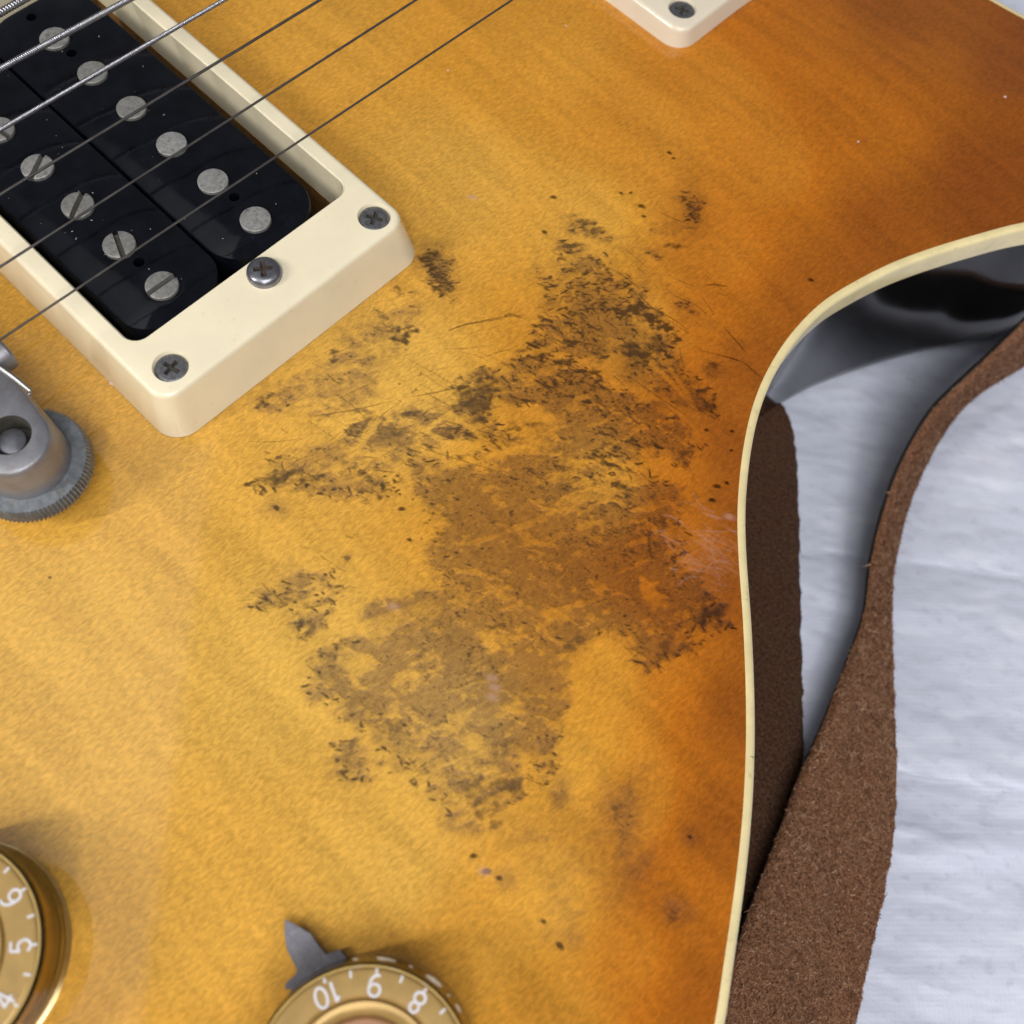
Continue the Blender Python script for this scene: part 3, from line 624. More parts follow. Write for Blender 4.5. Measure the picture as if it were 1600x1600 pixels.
dist, q = near(P, cc)
out = ~insP
_, qi = near(P[out], inner[::2]); P[out] = qi; dist[out] = 1.25
Z = crown(dist)
def sample(A):
    i = np.clip((P[:, 0]-X0)/CELL-.5, 0, NX-1.001); j = np.clip((P[:, 1]-Y0)/CELL-.5, 0, NY-1.001)
    a = i.astype(int); b = j.astype(int); fa = i-a; fb = j-b
    r = (A[a, b]*(1-fa)+A[a+1, b]*fa)*(1-fb)+(A[a, b+1]*(1-fa)+A[a+1, b+1]*fa)*fb
    r[(P[:, 0] < X0) | (P[:, 0] > X1) | (P[:, 1] < Y0) | (P[:, 1] > Y1)] = 0; return r
w_, f_, s_ = sample(wear), sample(dark), sample(scuff)
Z = Z - 0.05*w_ - 0.03*f_
me = bpy.data.meshes.new('body_top')
nv, nf = len(P), len(Fq)
me.vertices.add(nv); me.vertices.foreach_set('co', (np.column_stack([P, Z])*S).astype(np.float32).ravel())
me.loops.add(nf*4); me.loops.foreach_set('vertex_index', Fq.astype(np.int32).ravel())
me.polygons.add(nf); me.polygons.foreach_set('loop_start', np.arange(0, nf*4, 4, dtype=np.int32))
me.update(calc_edges=True); me.validate()
for nm, arr in (('wear', w_), ('fleck', f_), ('scuff', s_), ('burst', burst_at(P))):
    a = me.attributes.new(nm, 'FLOAT', 'POINT'); a.data.foreach_set('value', arr.astype(np.float32))
body_top = link('body_top', me, MT['top'], guitar, sharp=180)

# ---- rim: binding, side, back edge, swept along the outline
def sweep(name, prof, mat, line, closed=False, sharp=50):
    t = np.gradient(line, axis=0); t /= np.linalg.norm(t, axis=1)[:, None]; nrm = np.stack([-t[:, 1], t[:, 0]], 1)
    # outward: the side that leaves the outline
    test = line + nrm*0.5
    if inside(test, poly_full).mean() > 0.5: nrm = -nrm
    m = len(prof); V = np.concatenate([np.column_stack([line+nrm*o, np.full(len(line), z)]) for o, z in prof])
    L = len(line); F = []
    for k in range(m if closed else m-1):
        a = k*L; b = ((k+1) % m)*L
        F += [(a+i, a+i+1, b+i+1, b+i) for i in range(L-1)]
    bm = bmesh.new(); vs = [bm.verts.new(v) for v in V]
    for f in F: bm.faces.new([vs[i] for i in f])
    return obj(name, bm, mat, guitar, sharp)
bw = 1.45; zc = float(crown(np.array([1.3]))[0])-ZE
sweep('binding', [(-bw, ZE-0.6), (-bw, ZE+zc), (-bw+.12, ZE+zc+0.05), (-0.6, ZE+zc-0.04), (-0.25, ZE-0.1), (-0.06, ZE-0.32), (0, ZE-0.65), (0, ZE-5.0), (-1.2, ZE-5.02)], MT['binding'], curve, sharp=60)
sweep('body_side', [(-0.9, ZE-4.95), (-0.07, ZE-4.96), (-0.07, ZE-37.5), (-0.3, ZE-40.5), (-1.1, ZE-43.3), (-2.6, ZE-44.9), (-5, ZE-45.5), (-40, ZE-45.5)], MT['side'], curve, sharp=60)

# ---- pickup cavity
bm = bmesh.new()
lo = loop_rrect(20.75, -6.7, 36.2, 21.2, 3, 4); lo2 = loop_rrect(20.75, -6.7, 36.2, 21.2, 3, 4)
r = loft(bm, [(lo, 0.02), (lo2, -18)]); bm.faces.new(r[-1])
obj('pickup_cavity', bm, MT['cavity'], guitar, normals=True)

# ---- pickup rings
def cross(cx, cy, a, b, rot):
    pts = [(a, b), (b, b), (b, a), (-b, a), (-b, b), (-a, b), (-a, -b), (-b, -b), (-b, -a), (b, -a), (b, -b), (a, -b)]
    c, s = math.cos(rot), math.sin(rot); return [(cx+x*c-y*s, cy+x*s+y*c) for x, y in pts]
def flat_screw(name, x, y, z, r, rot, parent, mat, recess):
    bm = bmesh.new()
    rings = loft(bm, [(loop_circle(x, y, r, 40), z-1.6), (loop_circle(x, y, r, 40), z-0.12), (loop_circle(x, y, r-0.15, 40), z), (loop_circle(x, y, r*0.82, 40), z+0.05)])
    ch = ring_verts(bm, cross(x, y, r*0.58, r*0.15, rot), z+0.05); fill(bm, [rings[-1], ch])
    fl = ring_verts(bm, cross(x, y, r*0.46, r*0.11, rot), z-0.75); bridge(bm, ch, fl, 1); f = bm.faces.new(fl); f.material_index = 1
    return obj(name, bm, [mat, recess], parent)
def pan_screw(name, x, y, z, r, h, rot, parent, mat, recess):
    bm = bmesh.new()
    prof = [(r*0.96, z-0.3), (r, z+0.05*h), (r, z+0.38*h), (r*0.96, z+0.62*h), (r*0.86, z+0.83*h), (r*0.72, z+0.95*h), (r*0.62, z+h)]
    rings = loft(bm, [(loop_circle(x, y, a, 40), b) for a, b in prof])
    ch = ring_verts(bm, cross(x, y, r*0.56, r*0.15, rot), z+h); fill(bm, [rings[-1], ch])
    fl = ring_verts(bm, cross(x, y, r*0.42, r*0.10, rot), z+h-1.0); bridge(bm, ch, fl, 1); f = bm.faces.new(fl); f.material_index = 1
    return obj(name, bm, [mat, recess], parent)
def pickup_ring(cx, cy, hx, hy, h, open_, screws, mat, z0=0.03):
    bm = bmesh.new(); n = 10
    tx, ty = hx-1.9*h/8.7, hy-1.7*h/8.7
    L = [(loop_rrect(cx, cy, hx, hy, 4.2, n), z0), (loop_rrect(cx, cy, hx-.05, hy-.05, 4.2, n), z0+.3)]
    fr = 0.95
    for a in (0, 22, 45, 68, 90):
        ra = math.radians(a); L.append((loop_rrect(cx, cy, tx-fr*(1-math.cos(ra))*0.9, ty-fr*(1-math.cos(ra))*0.9, max(1.2, 3.2-fr*(1-math.cos(ra))), n), h-fr+fr*math.sin(ra)))
    rings = loft(bm, L)
    ox0, ox1, oy0, oy1 = open_; ocx, ocy, ohx, ohy = (ox0+ox1)/2, (oy0+oy1)/2, (ox1-ox0)/2, (oy1-oy0)/2
    o1 = ring_verts(bm, loop_rrect(ocx, ocy, ohx+.25, ohy+.25, 2.6, n), h); holes = [o1]
    for (sx, sy, sr) in screws:
        c1 = ring_verts(bm, loop_circle(sx, sy, sr+.28, 40), h); holes.append(c1)
        c2 = ring_verts(bm, loop_circle(sx, sy, sr+.08, 40), h-.35); c3 = ring_verts(bm, loop_circle(sx, sy, sr+.06, 40), h-1.9)
        bridge(bm, c1, c2); bridge(bm, c2, c3); bm.faces.new(c3)
    fill(bm, [rings[-1]]+holes)
    o2 = ring_verts(bm, loop_rrect(ocx, ocy, ohx, ohy, 2.4, n), h-.3); o3 = ring_verts(bm, loop_rrect(ocx, ocy, ohx, ohy, 2.4, n), z0)
    bridge(bm, o1, o2); bridge(bm, o2, o3)
    return obj('pickup_ring', bm, mat, guitar, sharp=38)
RH = 8.5
scr = [(63.1, 13.35, 2.35), (62.8, -26.0, 2.35), (-16.5, 15.6, 0.2)][:2]
ring1 = pickup_ring(25.2, -6.9, 43.7, 25.6, RH, OPEN, scr, MT['cream'], z0=0.12)
for k, (x, y, r_) in enumerate(scr[:2]): flat_screw('ring_screw', x, y, RH-0.45, r_, (0.5, 0.2)[k], ring1, MT['gunmetal'], MT['slot'])
pan_screw('adjustment_screw', 60.65-0.75, -6.1+0.1, RH, 2.65, 1.5, 0.95, ring1, MT['steel'], MT['rust'])
NH = 3.6
ring2 = pickup_ring(25.2, 108.6, 43.7, 25.0, NH, (-6, 56.4, 92, 125), [(63.7, 89.4, 2.35)], MT['cream2'], z0=-0.35)
flat_screw('ring_screw', 63.7, 89.4, NH-0.40, 2.35, 0.5, ring2, MT['gunmetal'], MT['slot'])

# ---- pickup
PITCH = 10.1; PR = 2.4; ZB = 7.3; ZP = 7.75
bm = bmesh.new(); r = loft(bm, [(loop_rrect(23.3, -8.3, 32, 18.0, 3, 4), -3), (loop_rrect(23.3, -8.3, 32, 18.0, 3, 4), 0.8)], True, True)
pickup = obj('pickup', bm, MT['bobbin'], guitar)
def bobbin(y0, y1, polesy, small, x0=-9.4, x1=55.9, rr=6.5):
    bm = bmesh.new(); cx, cy, hx, hy = (x0+x1)/2, (y0+y1)/2, (x1-x0)/2, (y1-y0)/2; n = 10
    rings = loft(bm, [(loop_rrect(cx, cy, hx, hy, rr, n), 0.85), (loop_rrect(cx, cy, hx, hy, rr, n), ZB-.35), (loop_rrect(cx, cy, hx-.1, hy-.1, rr-.1, n), ZB-.12), (loop_rrect(cx, cy, hx-.35, hy-.35, rr-.35, n), ZB)])
    holes = []
    for k in range(6):
        c = ring_verts(bm, loop_circle(PITCH*k, polesy, PR+.16, 32), ZB); d = ring_verts(bm, loop_circle(PITCH*k, polesy, PR+.12, 32), ZB-1.2); bridge(bm, c, d); bm.faces.new(d); holes.append(c)
    for (x, y) in small:
        c = ring_verts(bm, loop_circle(x, y, 0.85, 16), ZB); d = ring_verts(bm, loop_circle(x, y, 0.8, 16), ZB-3); bridge(bm, c, d); bm.faces.new(d); holes.append(c)
    fill(bm, [rings[-1]]+holes)
    return obj('bobbin', bm, MT['bobbin'], pickup)
h7 = lambda x, y: tuple(at(x, y, ZB)[:2])
bobbin(-8.85, 9.95, 0.0, [h7(49, 27), h7(112, 83), h7(366, 308)])
bobbin(-26.2, -9.25, -18.0, [h7(217, 410)], rr=5.0)
for k in range(6):
    bm = bmesh.new(); lathe(bm, PITCH*k, 0, [(PR, ZB-1), (PR, ZP-.12), (PR-.1, ZP-.02), (PR*.7, ZP+.02), (PR*.3, ZP+.03)], 32)
    obj('pole_piece', bm, MT['pole'], pickup)
SLOT = {0: 0.3, 1: None, 2: ((190, 1090), (255, 960)), 3: ((445, 1340), (510, 1200)), 4: ((720, 1450), (772, 1600)), 5: ((920, 1810), (1080, 1700))}
for k in range(6):
    s = SLOT[k]
    if isinstance(s, tuple):
        d = at(s[1][0]/4, s[1][1]/4, ZP)-at(s[0][0]/4, s[0][1]/4, ZP); ang = math.atan2(d[1], d[0])
    else: ang = 0.1 if s is None else s
    bm = bmesh.new(); x, y, hw, r_ = PITCH*k, -18.0, 0.42, PR+0.08
    rings = loft(bm, [(loop_circle(x, y, r_, 32), ZB-1), (loop_circle(x, y, r_, 32), ZP-.75)]); f = bm.faces.new(rings[-1]); f.material_index = 1
    for sgn in (1, -1):                                                  # two half heads, the slot between them
        a0 = math.asin(hw/r_); pts = [(r_*math.cos(a0+(math.pi-2*a0)*t/16), r_*math.sin(a0+(math.pi-2*a0)*t/16)*1.0) for t in range(17)]
        tr = lambda X, Y: (x+X*math.cos(ang)-sgn*Y*math.sin(ang), y+X*math.sin(ang)+sgn*Y*math.cos(ang))
        sh = lambda q: [(X*(1-q/r_), hw+(Y-hw)*(1-q/r_)) for X, Y in pts]
        R3 = loft(bm, [([tr(*p) for p in pts], ZP-.76), ([tr(*p) for p in pts], ZP-.02), ([tr(*p) for p in sh(.15)], ZP+.1), ([tr(*p) for p in sh(.8)], ZP+.16)]); bm.faces.new(R3[-1])
    obj('pole_screw', bm, [MT['pole'], MT['slot']], pickup)
# dust lying on the bobbins
V = []; F = []
for k in range(48):
    x = rng.uniform(-6, 53); y = rng.choice([rng.uniform(-25, -10), rng.uniform(-8, 9)])
    if x > 44 and (y > 5 or y < -22): continue
    a = rng.uniform(0, 6.28); L = rng.uniform(.06, .3)*rng.random(); w = rng.uniform(.025, .06); d = np.array([math.cos(a), math.sin(a)]); e = np.array([-d[1], d[0]]); i = len(V)
    for q_ in (-d*L-e*w, d*L-e*w, d*L*.8+e*w, -d*L+e*w): V.append((x+q_[0], y+q_[1], ZB+.02))
    V.append((x, y, ZB+.02+w)); F += [(i, i+1, i+4), (i+1, i+2, i+4), (i+2, i+3, i+4), (i+3, i, i+4)]
tag(pyobj('dust', V, F, MT['dust'], pickup), kind='stuff')

# ---- strings
STR = [((0, 20), (35, 0), .66, .0, 'w'), ((0, 108), (200, 0), .52, .34, 'w'), ((0, 203), (350, 0), .38, .22, 'w'), ((0, 304), (500, 0), .23, 0, 'p'), ((0, 417), (650, 0), .19, 0, 'p'), ((0, 531), (800, 0), .17, 0, 'p')]
ZT = 16.0
for i, (a, b, r_, pitch, kd) in enumerate(STR):
    p = at(*a, ZT); q_ = at(*b, ZT); d = (q_-p)/np.linalg.norm(q_-p); p0 = p - d*(6 if i > 2 else 30) ; p0 = p - d*((p[1]+50)/d[1] if p[1] > -50 else 0)
    q1 = p + d*((150-p[1])/d[1])
    if i == 0: pitch = .5
    L = np.linalg.norm(q1-p0); bm = bmesh.new()
    if kd == 'w':
        n = int(L/pitch*4); ts = np.linspace(0, 1, n); path = [p0+(q1-p0)*t for t in ts]; prof = (1.0, .93, .80, .93)
        tube(bm, path, [r_*prof[k % 4] for k in range(n)], 10)
    else:
        path = [p0+(q1-p0)*t for t in np.linspace(0, 1, 30)]; tube(bm, path, r_, 12)
    obj('string', bm, MT['wound'] if kd == 'w' else MT['plain'], guitar, sharp=75 if kd == 'p' else 60)

# ---- bridge
bx, by = 59.8, -49.1
bm = bmesh.new()
def bar_loop(hw, r_end, xl=-20.0, n=24, dx=0):
    pts = [(bx+r_end*math.cos(a), by+r_end*math.sin(a)) for a in np.linspace(-math.pi/2, math.pi/2, n)]
    pts += [(bx-6, by+hw), (xl, by+hw), (xl, by-hw), (bx-6, by-hw)]; return pts
rs = loft(bm, [(bar_loop(6.2, 6.0), 6.6), (bar_loop(6.2, 5.85), 9), (bar_loop(5.9, 5.3), 12.1), (bar_loop(5.7, 5.05), 12.55), (bar_loop(5.5, 4.75), 12.75)])
hl = ring_verts(bm, loop_circle(59.25, -48.75, 2.95, 36), 12.75); fill(bm, [rs[-1], hl])
h2 = ring_verts(bm, loop_circle(59.25, -48.75, 2.8, 36), 9.0); bridge(bm, hl, h2, 1); f = bm.faces.new(h2); f.material_index = 1; bm.faces.new(rs[0])
bridge_o = obj('bridge', bm, [MT['zinc'], MT['slot']], guitar, sharp=45)
bm = bmesh.new(); lathe(bm, 59.4, -49.0, [(2.0, 2), (2.0, 11.1), (1.85, 11.5), (1.2, 11.75), (.4, 11.8)], 28)
obj('bridge_post', bm, MT['steel'], bridge_o)
bm = bmesh.new(); NT_ = 88
def gear(r_, dr):
    return [(bx+(r_-(dr if k % 2 else 0))*math.cos(math.pi*k/NT_), by+(r_-(dr if k % 2 else 0))*math.sin(math.pi*k/NT_)) for k in range(2*NT_)]
rs = loft(bm, [(gear(7.6, 0), 3.4), (gear(8.45, .42), 3.75), (gear(8.45, .42), 6.0), (gear(8.0, .1), 6.45), (gear(5.5, 0), 6.5)]); bm.faces.new(rs[0]); bm.faces.new(rs[-1])
obj('thumbwheel', bm, MT['wheel'], bridge_o, sharp=30)
bm = bmesh.new(); lathe(bm, bx, by, [(3.2, -1.5), (3.2, 3.5)], 24); obj('bridge_stud', bm, MT['zinc'], bridge_o)
bm = bmesh.new(); sx, sz = 47.6, 11.6
path = [(sx, -44, sz), (sx, -43.6, sz), (sx, -41.4, sz), (sx, -41.05, sz), (sx, -40.95, sz)]; tube(bm, path, [2.3, 2.4, 2.4, 2.1, 1.2], 28)
obj('saddle_screw', bm, MT['zinc'], bridge_o)
bm = bmesh.new(); w0 = at(-30, 556, 13.6); w1 = at(0, 574, 13.6); w2 = at(25, 592, 13.5); w3 = at(48, 611, 13.2); w4 = at(49, 614, 12.8); w5 = at(45, 616, 12.7)
tube(bm, [w0, w1, w2, w3, w4, w5], [.42, .42, .38, .27, .27, .27], 8)
obj('retainer_wire', bm, MT['chrome'], bridge_o)

# ---- knobs
def arc(cx, cy, rx, ry, a0, a1, n=22): return [(cx+rx*math.cos(math.radians(a0+(a1-a0)*t/n)), cy+ry*math.sin(math.radians(a0+(a1-a0)*t/n))) for t in range(n+1)]
GLYPH = {  # strokes in a box 0.62 wide and 1 tall
    '0': [arc(0, .5, .25, .43, 90, 450)], '1': [[(.06, .06), (.06, .94)], [(.06, .92), (-.12, .74)]],
    '2': [arc(0, .68, .24, .25, 170, -30)+[(-.24, .07), (.27, .07)]], '4': [[(.10, .05), (.10, .95)], [(.08, .93), (-.26, .30)], [(-.29, .30), (.27, .30)]],
    '5': [[(.22, .92), (-.18, .92)], [(-.17, .93), (-.21, .50)], arc(0, .34, .25, .27, 140, -150)], '6': [arc(0, .32, .25, .25, 90, 450), arc(.08, .44, .33, .49, 190, 70)],
    '7': [[(-.25, .93), (.25, .93)], [(.24, .95), (-.06, .06)]], '8': [arc(0, .72, .20, .21, -90, 270), arc(0, .28, .25, .23, 90, 450)],
    '9': [arc(0, .68, .25, .25, -90, 270), arc(-.08, .56, .33, .49, 10, -110)], '3': [arc(0, .71, .22, .21, 160, -90), arc(0, .28, .25, .22, 90, -160)]}
_GM = {}
def numeral_mesh(text, size=2.55, hw=0.175):
    if text in _GM: return _GM[text]
    V = []; F = []; lv = 0
    for k, ch in enumerate(text):
        ox = (k-(len(text)-1)/2)*0.66*size + (0.06*size if text == '10' and k == 0 else 0) + (0.04*size if k else 0)
        for path in GLYPH[ch]:
            Q = np.array(path)*size + [ox, -size/2]; d = np.gradient(Q, axis=0); d /= np.linalg.norm(d, axis=1)[:, None]+1e-9; e = np.stack([-d[:, 1], d[:, 0]], 1)*hw
            b = len(V); n = len(Q); lv += .011
            for q_, g in zip(Q, e):
                V += [(*(q_+g), -.02), (*(q_-g), -.02), (*(q_+g*.85), .03+lv), (*(q_-g*.85), .03+lv)]
            for i in range(n-1):
                a0, a1 = b+4*i, b+4*i+4
                F += [(a0+2, a0+3, a1+3, a1+2), (a0, a0+2, a1+2, a1), (a0+3, a0+1, a1+1, a1+3)]
            F += [(b, b+1, b+3, b+2), (b+4*n-3, b+4*n-4, b+4*n-2, b+4*n-1)]
    me = bpy.data.meshes.new('numeral'); me.from_pydata((np.array(V)*S).tolist(), [], F); me.update(); me.materials.append(MT['number']); _GM[text] = me
    return me
def knob(cx, cy, rt, first_ang, nums, zb, chips):
    """gold painted core under a clear amber shell; numerals on the core, read from outside"""
    bm = bmesh.new(); H = 9.5 + zb
    prof = [(13.3, zb+.12), (13.35, zb+.5), (13.25, zb+1.0), (rt+.40, H-1.0), (rt+.34, H-.5), (rt+.2, H-.15), (rt, H)]
    inner = [(rt-.18, H-.03), (rt-.12, H-.6), (12.6, zb+1), (12.58, zb+.12)]
    R = loft(bm, [(loop_circle(cx, cy, r_, 96), z) for r_, z in prof+inner]); bridge(bm, R[-1], R[0])
    shell = obj('knob', bm, MT['shell'], guitar)
    bm = bmesh.new()
    core = [(12.54, zb+.3), (12.52, zb+1.2), (rt-.18, H-.5), (rt-.24, H-.12), (rt-.35, H-.03), (rt-.7, H), (9.1, H-.06), (8.72, H-.4)]
    R = loft(bm, [(loop_circle(cx, cy, r_, 96), z) for r_, z in core])
    for f in bm.faces:
        if max(v.co.z for v in f.verts) < H-.4: f.material_index = 1
    obj('knob_core', bm, [MT['gold'], MT['goldside']], shell)
    bm = bmesh.new(); lathe(bm, cx, cy, [(rt-.17, H-.02), (rt-.1, H+.03), (rt-.02, H+.03), (rt+.06, H-.04)], 96, cap=False); obj('knob_rim_glow', bm, MT['rim'], shell)  # bright ring added for the lit edge of the shell
    bm = bmesh.new()
    lathe(bm, cx, cy, [(8.7, H-.9), (8.66, H-.22), (8.45, H-.02), (8.0, H-.06), (7.4, H-.4), (6.9, H-1.1)], 96, cap=False); obj('knob_collar', bm, MT['gold'], shell)
    bm = bmesh.new()
    lathe(bm, cx, cy, [(6.95, H-.85), (6.5, H-1.35), (4, H-1.6), (1, H-1.65)], 64); obj('knob_centre', bm, MT['goldin'], shell)
    zt = H+.02
    V = []; F = []
    for k, num in enumerate(nums):
        a = first_ang + math.radians(29.6)*(-k)
        o = bpy.data.objects.new('numeral', numeral_mesh(str(num))); COL.objects.link(o)
        o.parent = shell; base = -Vector(guitar.location)
        rr = rt-2.1
        o.location = Vector(((cx+rr*math.cos(a))*S, (cy+rr*math.sin(a))*S, (zt)*S)) - Vector(guitar.location) - Vector(shell.location)
        o.rotation_euler = (0, 0, a+math.pi/2)
        o['label'] = 'white numeral %s on the knob top' % num
        for da in (0, -14.8):
            b = a+math.radians(da); d = np.array([math.cos(b), math.sin(b)]); e = np.array([-d[1], d[0]])*.14; c = np.array([cx, cy]); i = len(V)
            r0, r1 = (rt-.85, rt-.3) if da == 0 else (rt-1.2, rt-.4)
            for z in (zt-.02, zt+.03):
                for q_ in (c+d*r0-e, c+d*r1-e, c+d*r1+e, c+d*r0+e): V.append((q_[0], q_[1], z))
            F += [(i+4, i+5, i+6, i+7), (i, i+1, i+5, i+4), (i+1, i+2, i+6, i+5), (i+2, i+3, i+7, i+6), (i+3, i, i+4, i+7)]
    pyobj('scale_marks', V, F, MT['number'], shell)
    if chips:
        V = []; F = []
        for a_, r_, L, w in chips:
            i = len(V); a_ = math.radians(a_); zz = H-.05 if r_ < 12.4 else H-1.2
            m = 9
            for t in range(m):
                ang = 2*math.pi*t/m; k = rng.uniform(.6, 1.1); da = L*k*math.cos(ang)/r_; dr = w*k*math.sin(ang)
                V.append((cx+(r_+dr)*math.cos(a_+da), cy+(r_+dr)*math.sin(a_+da), zz+.04-.5*dr*(r_ > 12)))
            V.append((cx+r_*math.cos(a_), cy+r_*math.sin(a_), zz+.08)); F += [(i+t, i+(t+1) % m, i+m) for t in range(m)]
        tag(pyobj('rim_chips', V, F, MT['chip'], shell), kind='stuff')
    return shell
ka = lambda c, x, y, z=9.6: math.atan2(at(x, y, z)[1]-c[1], at(x, y, z)[0]-c[0])
c2 = (149.2, -68.7); c1 = (104.4, -93.9)
k1 = knob(c1[0], c1[1], 12.8, math.radians(80)+2*math.radians(29.6), [8, 7, 6, 5, 4, 3, 2], 0.0, None)
k2 = knob(c2[0], c2[1], 12.2, math.radians(158.5), [10, 9, 8, 7, 6, 5], 0.0,
          [(126, 12.95, 1.4, .22), (98, 12.95, 1.2, .28), (112, 12.95, .3, .15), (141, 12.9, .4, .14), (88, 12.95, .2, .15), (120, 12.15, .9, .12), (140, 12.1, .9, .12), (102, 12.15, .9, .14), (80, 12.95, .6, .15)])
ring1['label'] = 'tall cream pickup ring framing the black pickup'; ring2['label'] = 'low pale cream pickup ring corner at the top'
k1['label'] = 'gold knob at the lower left showing 6, 5 and 4'; k2['label'] = 'gold knob at the bottom showing 10, 9 and 8, with a chipped rim'
# pointer under the lower knob
bm = bmesh.new()
ap = lambda a_, r_: (c2[0]+r_*math.cos(math.radians(a_)), c2[1]+r_*math.sin(math.radians(a_)))
zp = 0.9
outl = [(at(447, 1437, zp)), at(462, 1444, zp), at(487, 1459, zp), at(495, 1472, zp), at(509, 1490, zp), at(522, 1487, zp), at(532, 1483, zp), at(538, 1491, zp)]
outl = [tuple(p[:2]) for p in outl] + [ap(a_, 12.6) for a_ in (146, 152, 158, 164, 170, 176)] + [tuple(at(x, y, zp)[:2]) for x, y in ((446, 1546), (446, 1537), (463, 1522), (464, 1514), (458, 1502), (449, 1482), (446, 1460))]
def lift(p):
    d = math.hypot(p[0]-c2[0], p[1]-c2[1]); return 0.3 + 0.9*max(0, min(1, (d-14.5)/5))
lo_ = [bm.verts.new((x, y, 0.05+lift((x, y)))) for x, y in outl]; hi_ = [bm.verts.new((x, y, 0.75+lift((x, y)))) for x, y in outl]
bridge(bm, lo_, hi_)
for ring_ in (lo_, hi_):
    es = [bm.edges.get((ring_[i], ring_[(i+1) % len(ring_)])) for i in range(len(ring_))]
    bmesh.ops.triangle_fill(bm, use_beauty=True, edges=es)
bmesh.ops.bevel(bm, geom=[e for e in bm.edges if e.calc_face_angle(0) > 0.9 and abs(e.verts[0].co.z-e.verts[1].co.z) < .4 and e.verts[0] in hi_ and e.verts[1] in hi_], offset=.09, segments=2, affect='EDGES')
obj('knob_pointer', bm, MT['pointer'], guitar)

# ---- small nicks in the binding and dirt marks on the pickup ring
V = []; F = []
for x, y, z, L, w, a in ((1172, 917, ZE+.12, .9, .07, 0.2), (1176, 1183, ZE+.12, .8, .07, -0.3), (1169, 780, ZE+.12, .7, .08, .1), (1205, 606, ZE+.12, .7, .07, .6)):
    p = at(x, y, z); d = RT2*math.cos(a)+UP2*math.sin(a); e = np.array([-d[1], d[0]]); i = len(V)
    for q_ in (-d*L*.5-e*w*.3, d*L*.1-e*w, d*L*.5+e*w*.2, -d*L*.1+e*w): V.append((p[0]+q_[0], p[1]+q_[1], z+.03))
    V.append((p[0], p[1], z+.05)); F += [(i, i+1, i+4), (i+1, i+2, i+4), (i+2, i+3, i+4), (i+3, i, i+4)]
tag(pyobj('nicks', V, F, MT['slot'], guitar), kind='stuff')

# ---- crumbs on the finish
bm = bmesh.new()
for x, y, r_ in ((176, 598, .55), (188, 606, .25), (168, 592, .25), (1566, 158, .28), (1338, 227, .22), (700, 110, .2), (885, 40, .2)):
    p = at(x, y, 0.1 if x < 900 else -2.2); g = bmesh.ops.create_icosphere(bm, subdivisions=2, radius=r_)
    zb_ = 0.02 if x < 900 else float(crown(near(np.array([p[:2]]), cc)[0])[0])
    for v in g['verts']: v.co = Vector((v.co.x*rng.uniform(.7, 1.2), v.co.y*rng.uniform(.7, 1.2), v.co.z*.6)) + Vector((p[0], p[1], zb_+r_*.3))
tag(obj('crumbs', bm, MT['crumb'], guitar), kind='stuff')

# ------------------------------------------------------------------ the strap
strap = empty('guitar_strap', (165, 40, ZS))
tag(strap, 'brown suede leather strap looping over the white sheet beside the guitar', 'strap')
SW = 29.0; TH = 2.2
def ribbon(name, stations, solve=True):
    """stations: left edge, right edge, height of the right edge; the left edge's height follows from the strap's width"""
    zl = []
    for l, r_, zr in stations:
        R_ = at(*r_, zr); zs = np.linspace(zr, -31-16*min(1, max(0, (l[1]-600)/170)), 240)
        zl.append(zs[int(np.argmin([abs(np.linalg.norm(at(*l, z)-R_)-SW) for z in zs]))] if solve else zr)
    zl = np.array(zl)
    for _ in range(8): zl[1:-1] = .25*zl[:-2]+.5*zl[1:-1]+.25*zl[2:]
    Ls = [at(*st[0], z) for st, z in zip(stations, zl)]; Rs = [at(*st[1], st[2]) for st in stations]
    return smooth_curve3(Ls), smooth_curve3(Rs)
def smooth_curve3(P, k=14):
    P = np.asarray(P, float); Q = np.vstack([2*P[0]-P[1], P, 2*P[-1]-P[-2]]); out = []
    for i in range(1, len(P)):
        p0, p1, p2, p3 = Q[i-1:i+3]
        for s in range(k):
            u = s/k; out.append(0.5*((2*p1)+(-p0+p2)*u+(2*p0-5*p1+4*p2-p3)*u*u+(-p0+3*p1-3*p2+p3)*u**3))
    out.append(P[-1]); out = np.array(out)
    for _ in range(10): out[1:-1] = .25*out[:-2]+.5*out[1:-1]+.25*out[2:]
    return out
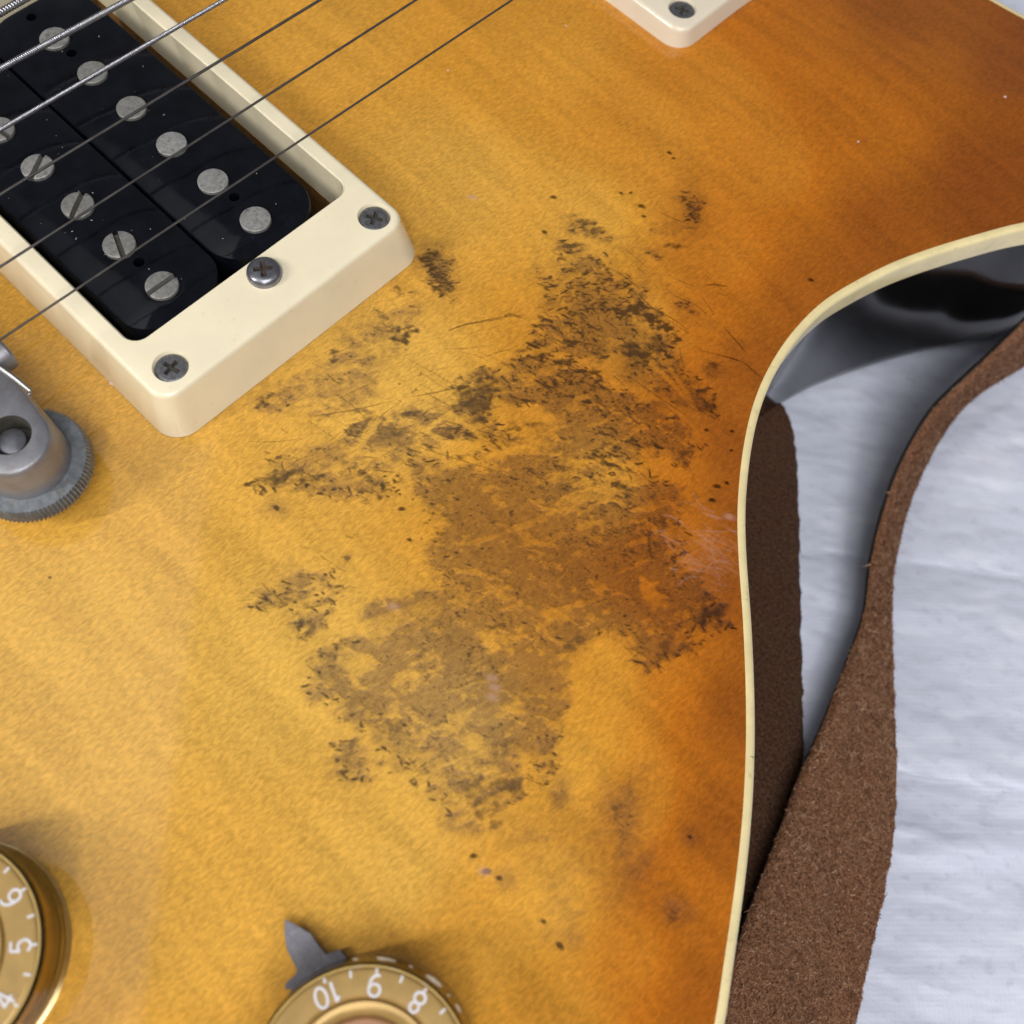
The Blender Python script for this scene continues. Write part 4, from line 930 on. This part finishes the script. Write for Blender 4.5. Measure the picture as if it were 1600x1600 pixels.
def strap_mesh(name, Ls, Rs, belly=0.7, mat='suede'):
    m = 26; n = len(Ls); bm = bmesh.new(); top = []; bot = []
    tang = np.gradient((Ls+Rs)/2, axis=0)
    nr = np.cross(tang, Ls-Rs); nr /= np.linalg.norm(nr, axis=1)[:, None]
    if nr[n//2][2] < 0: nr = -nr
    jl = 0.35*(fbm(np.arange(n)*.35+3, np.zeros(n)+.5, 3)-.5); jr = 0.9*(fbm(np.arange(n)*.5+30, np.zeros(n)+.7, 4)-.5)
    for i in range(n):
        w = Ls[i]-Rs[i]; wl = np.linalg.norm(w); rt, rb = [], []
        for k in range(m+1):
            u = k/m; e = min(u, 1-u)*wl; rnd = TH*.5*(1-math.sqrt(max(0, 1-max(0, 1-e/1.1)**2)))
            p = Rs[i]+w*(u + ((1-u)*jr[i]+u*jl[i])/wl) + nr[i]*belly*math.sin(math.pi*u)
            rt.append(bm.verts.new(p+nr[i]*(TH*.5-rnd))); rb.append(bm.verts.new(p-nr[i]*(TH*.5-rnd*.6)))
        top.append(rt); bot.append(rb)
    for i in range(n-1):
        for k in range(m):
            bm.faces.new((top[i][k], top[i+1][k], top[i+1][k+1], top[i][k+1]))
            f = bm.faces.new((bot[i][k], bot[i][k+1], bot[i+1][k+1], bot[i+1][k])); f.material_index = 1
        f = bm.faces.new((top[i][0], bot[i][0], bot[i+1][0], top[i+1][0])); f.material_index = 0
        f = bm.faces.new((top[i][m], top[i+1][m], bot[i+1][m], bot[i][m])); f.material_index = 1
    T = np.array([[v.co[:] for v in r_] for r_ in top])
    o = obj(name, bm, [MT[mat], MT['grain']], strap, sharp=70)
    return T, nr
def nap(T, nr, count, name='suede_nap', dark=1.0):
    """loose fibres of the suede, standing off the band"""
    n, m, _ = T.shape; area = np.linalg.norm(np.diff(T, axis=0), axis=2).sum(1); pr = area/area.sum()
    I = rng.choice(n-1, count, p=pr); k = rng.random(count)*(m-1); edge = rng.random(count) < .10; k[edge] = rng.random(edge.sum())*.5
    K = np.minimum(k.astype(int), m-2); fk = (k-K)[:, None]; fi = rng.random(count)[:, None]
    p = (T[I, K]*(1-fk)+T[I, K+1]*fk)*(1-fi) + (T[I+1, K]*(1-fk)+T[I+1, K+1]*fk)*fi
    tg = T[I+1, K]-T[I, K]; tg /= np.linalg.norm(tg, axis=1)[:, None]; sd = T[I, K+1]-T[I, K]; sd /= np.linalg.norm(sd, axis=1)[:, None]
    ang = rng.normal(0.5, 1.1, count); d = tg*np.cos(ang)[:, None]+sd*np.sin(ang)[:, None]
    N = nr[I]; ln = (rng.gamma(3.0, .125, count)*(1+1.6*(rng.random(count) < .012)))[:, None]; lift = rng.uniform(.15, .8, count)[:, None]
    d2 = d + N*lift; d2[edge] += -sd[edge]*1.0; d2 /= np.linalg.norm(d2, axis=1)[:, None]
    side = np.cross(d2, N); side /= np.linalg.norm(side, axis=1)[:, None]; w = rng.uniform(.05, .10, count)[:, None]
    a = p-N*.05; mid = a+d2*ln*.55+N*.06; tip = a+d2*ln + d*ln*.25 - N*ln*.1
    V = np.stack([a-side*w, a+side*w, mid-side*w*.8, mid+side*w*.8, tip], 1).reshape(-1, 3)
    b = np.arange(count)*5; F = np.concatenate([np.stack([b, b+1, b+3], 1), np.stack([b, b+3, b+2], 1), np.stack([b+2, b+3, b+4], 1)])
    o = pyobj(name, V, F.tolist(), MT['nap'], strap, smooth=False)
    at_ = o.data.attributes.new('tone', 'FLOAT', 'POINT'); tone = np.clip(0.5+1.7*(fbm((p[:, 0]+p[:, 1]*.3)*1.7, (p[:, 1]-p[:, 0]*.3)*1.7+p[:, 2], 3, .6)-.5)+rng.normal(0, .12, count), 0, 1)*dark; at_.data.foreach_set('value', np.repeat(tone, 5).astype(np.float32))
    tag(o, kind='stuff')
ST = [((1720, 360), (1760, 420), -46), ((1650, 452), (1680, 510), -48), ((1600, 502), (1618, 556), -49.5), ((1550, 552), (1566, 586), -50.5), ((1503, 596), (1516, 618), -51), ((1455, 644), (1478, 660), -51.5), ((1412, 716), (1438, 730), -52), ((1382, 793), (1410, 800), -52), ((1360, 882), (1391, 886), -52), ((1350, 960), (1388, 962), -52), ((1318, 1045), (1393, 1045), -52), ((1281, 1140), (1397, 1140), -52),
      ((1247, 1215), (1400, 1212), -52), ((1213, 1310), (1396, 1300), -52), ((1180, 1395), (1380, 1400), -52), ((1146, 1490), (1360, 1490), -52), ((1112, 1600), (1336, 1600), -52), ((1070, 1720), (1306, 1720), -52), ((1022, 1850), (1266, 1850), -52), ((968, 2000), (1216, 2000), -52), ((905, 2180), (1158, 2180), -52)]
Ls, Rs = ribbon('strap_band', ST); T1, n1 = strap_mesh('strap_band', Ls, Rs)
nap(T1, n1, 52000)
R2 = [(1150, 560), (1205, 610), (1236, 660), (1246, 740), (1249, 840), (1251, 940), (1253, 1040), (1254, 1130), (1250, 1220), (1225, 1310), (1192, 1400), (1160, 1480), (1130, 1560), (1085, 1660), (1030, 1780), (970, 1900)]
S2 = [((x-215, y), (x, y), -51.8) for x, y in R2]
Ls, Rs = ribbon('strap_band', S2, solve=False); T2, n2 = strap_mesh('strap_band', Ls, Rs, belly=0.2, mat='suede_shade')
nap(T2, n2, 7000, dark=.3)  # fibres darkened too, as shade under the body
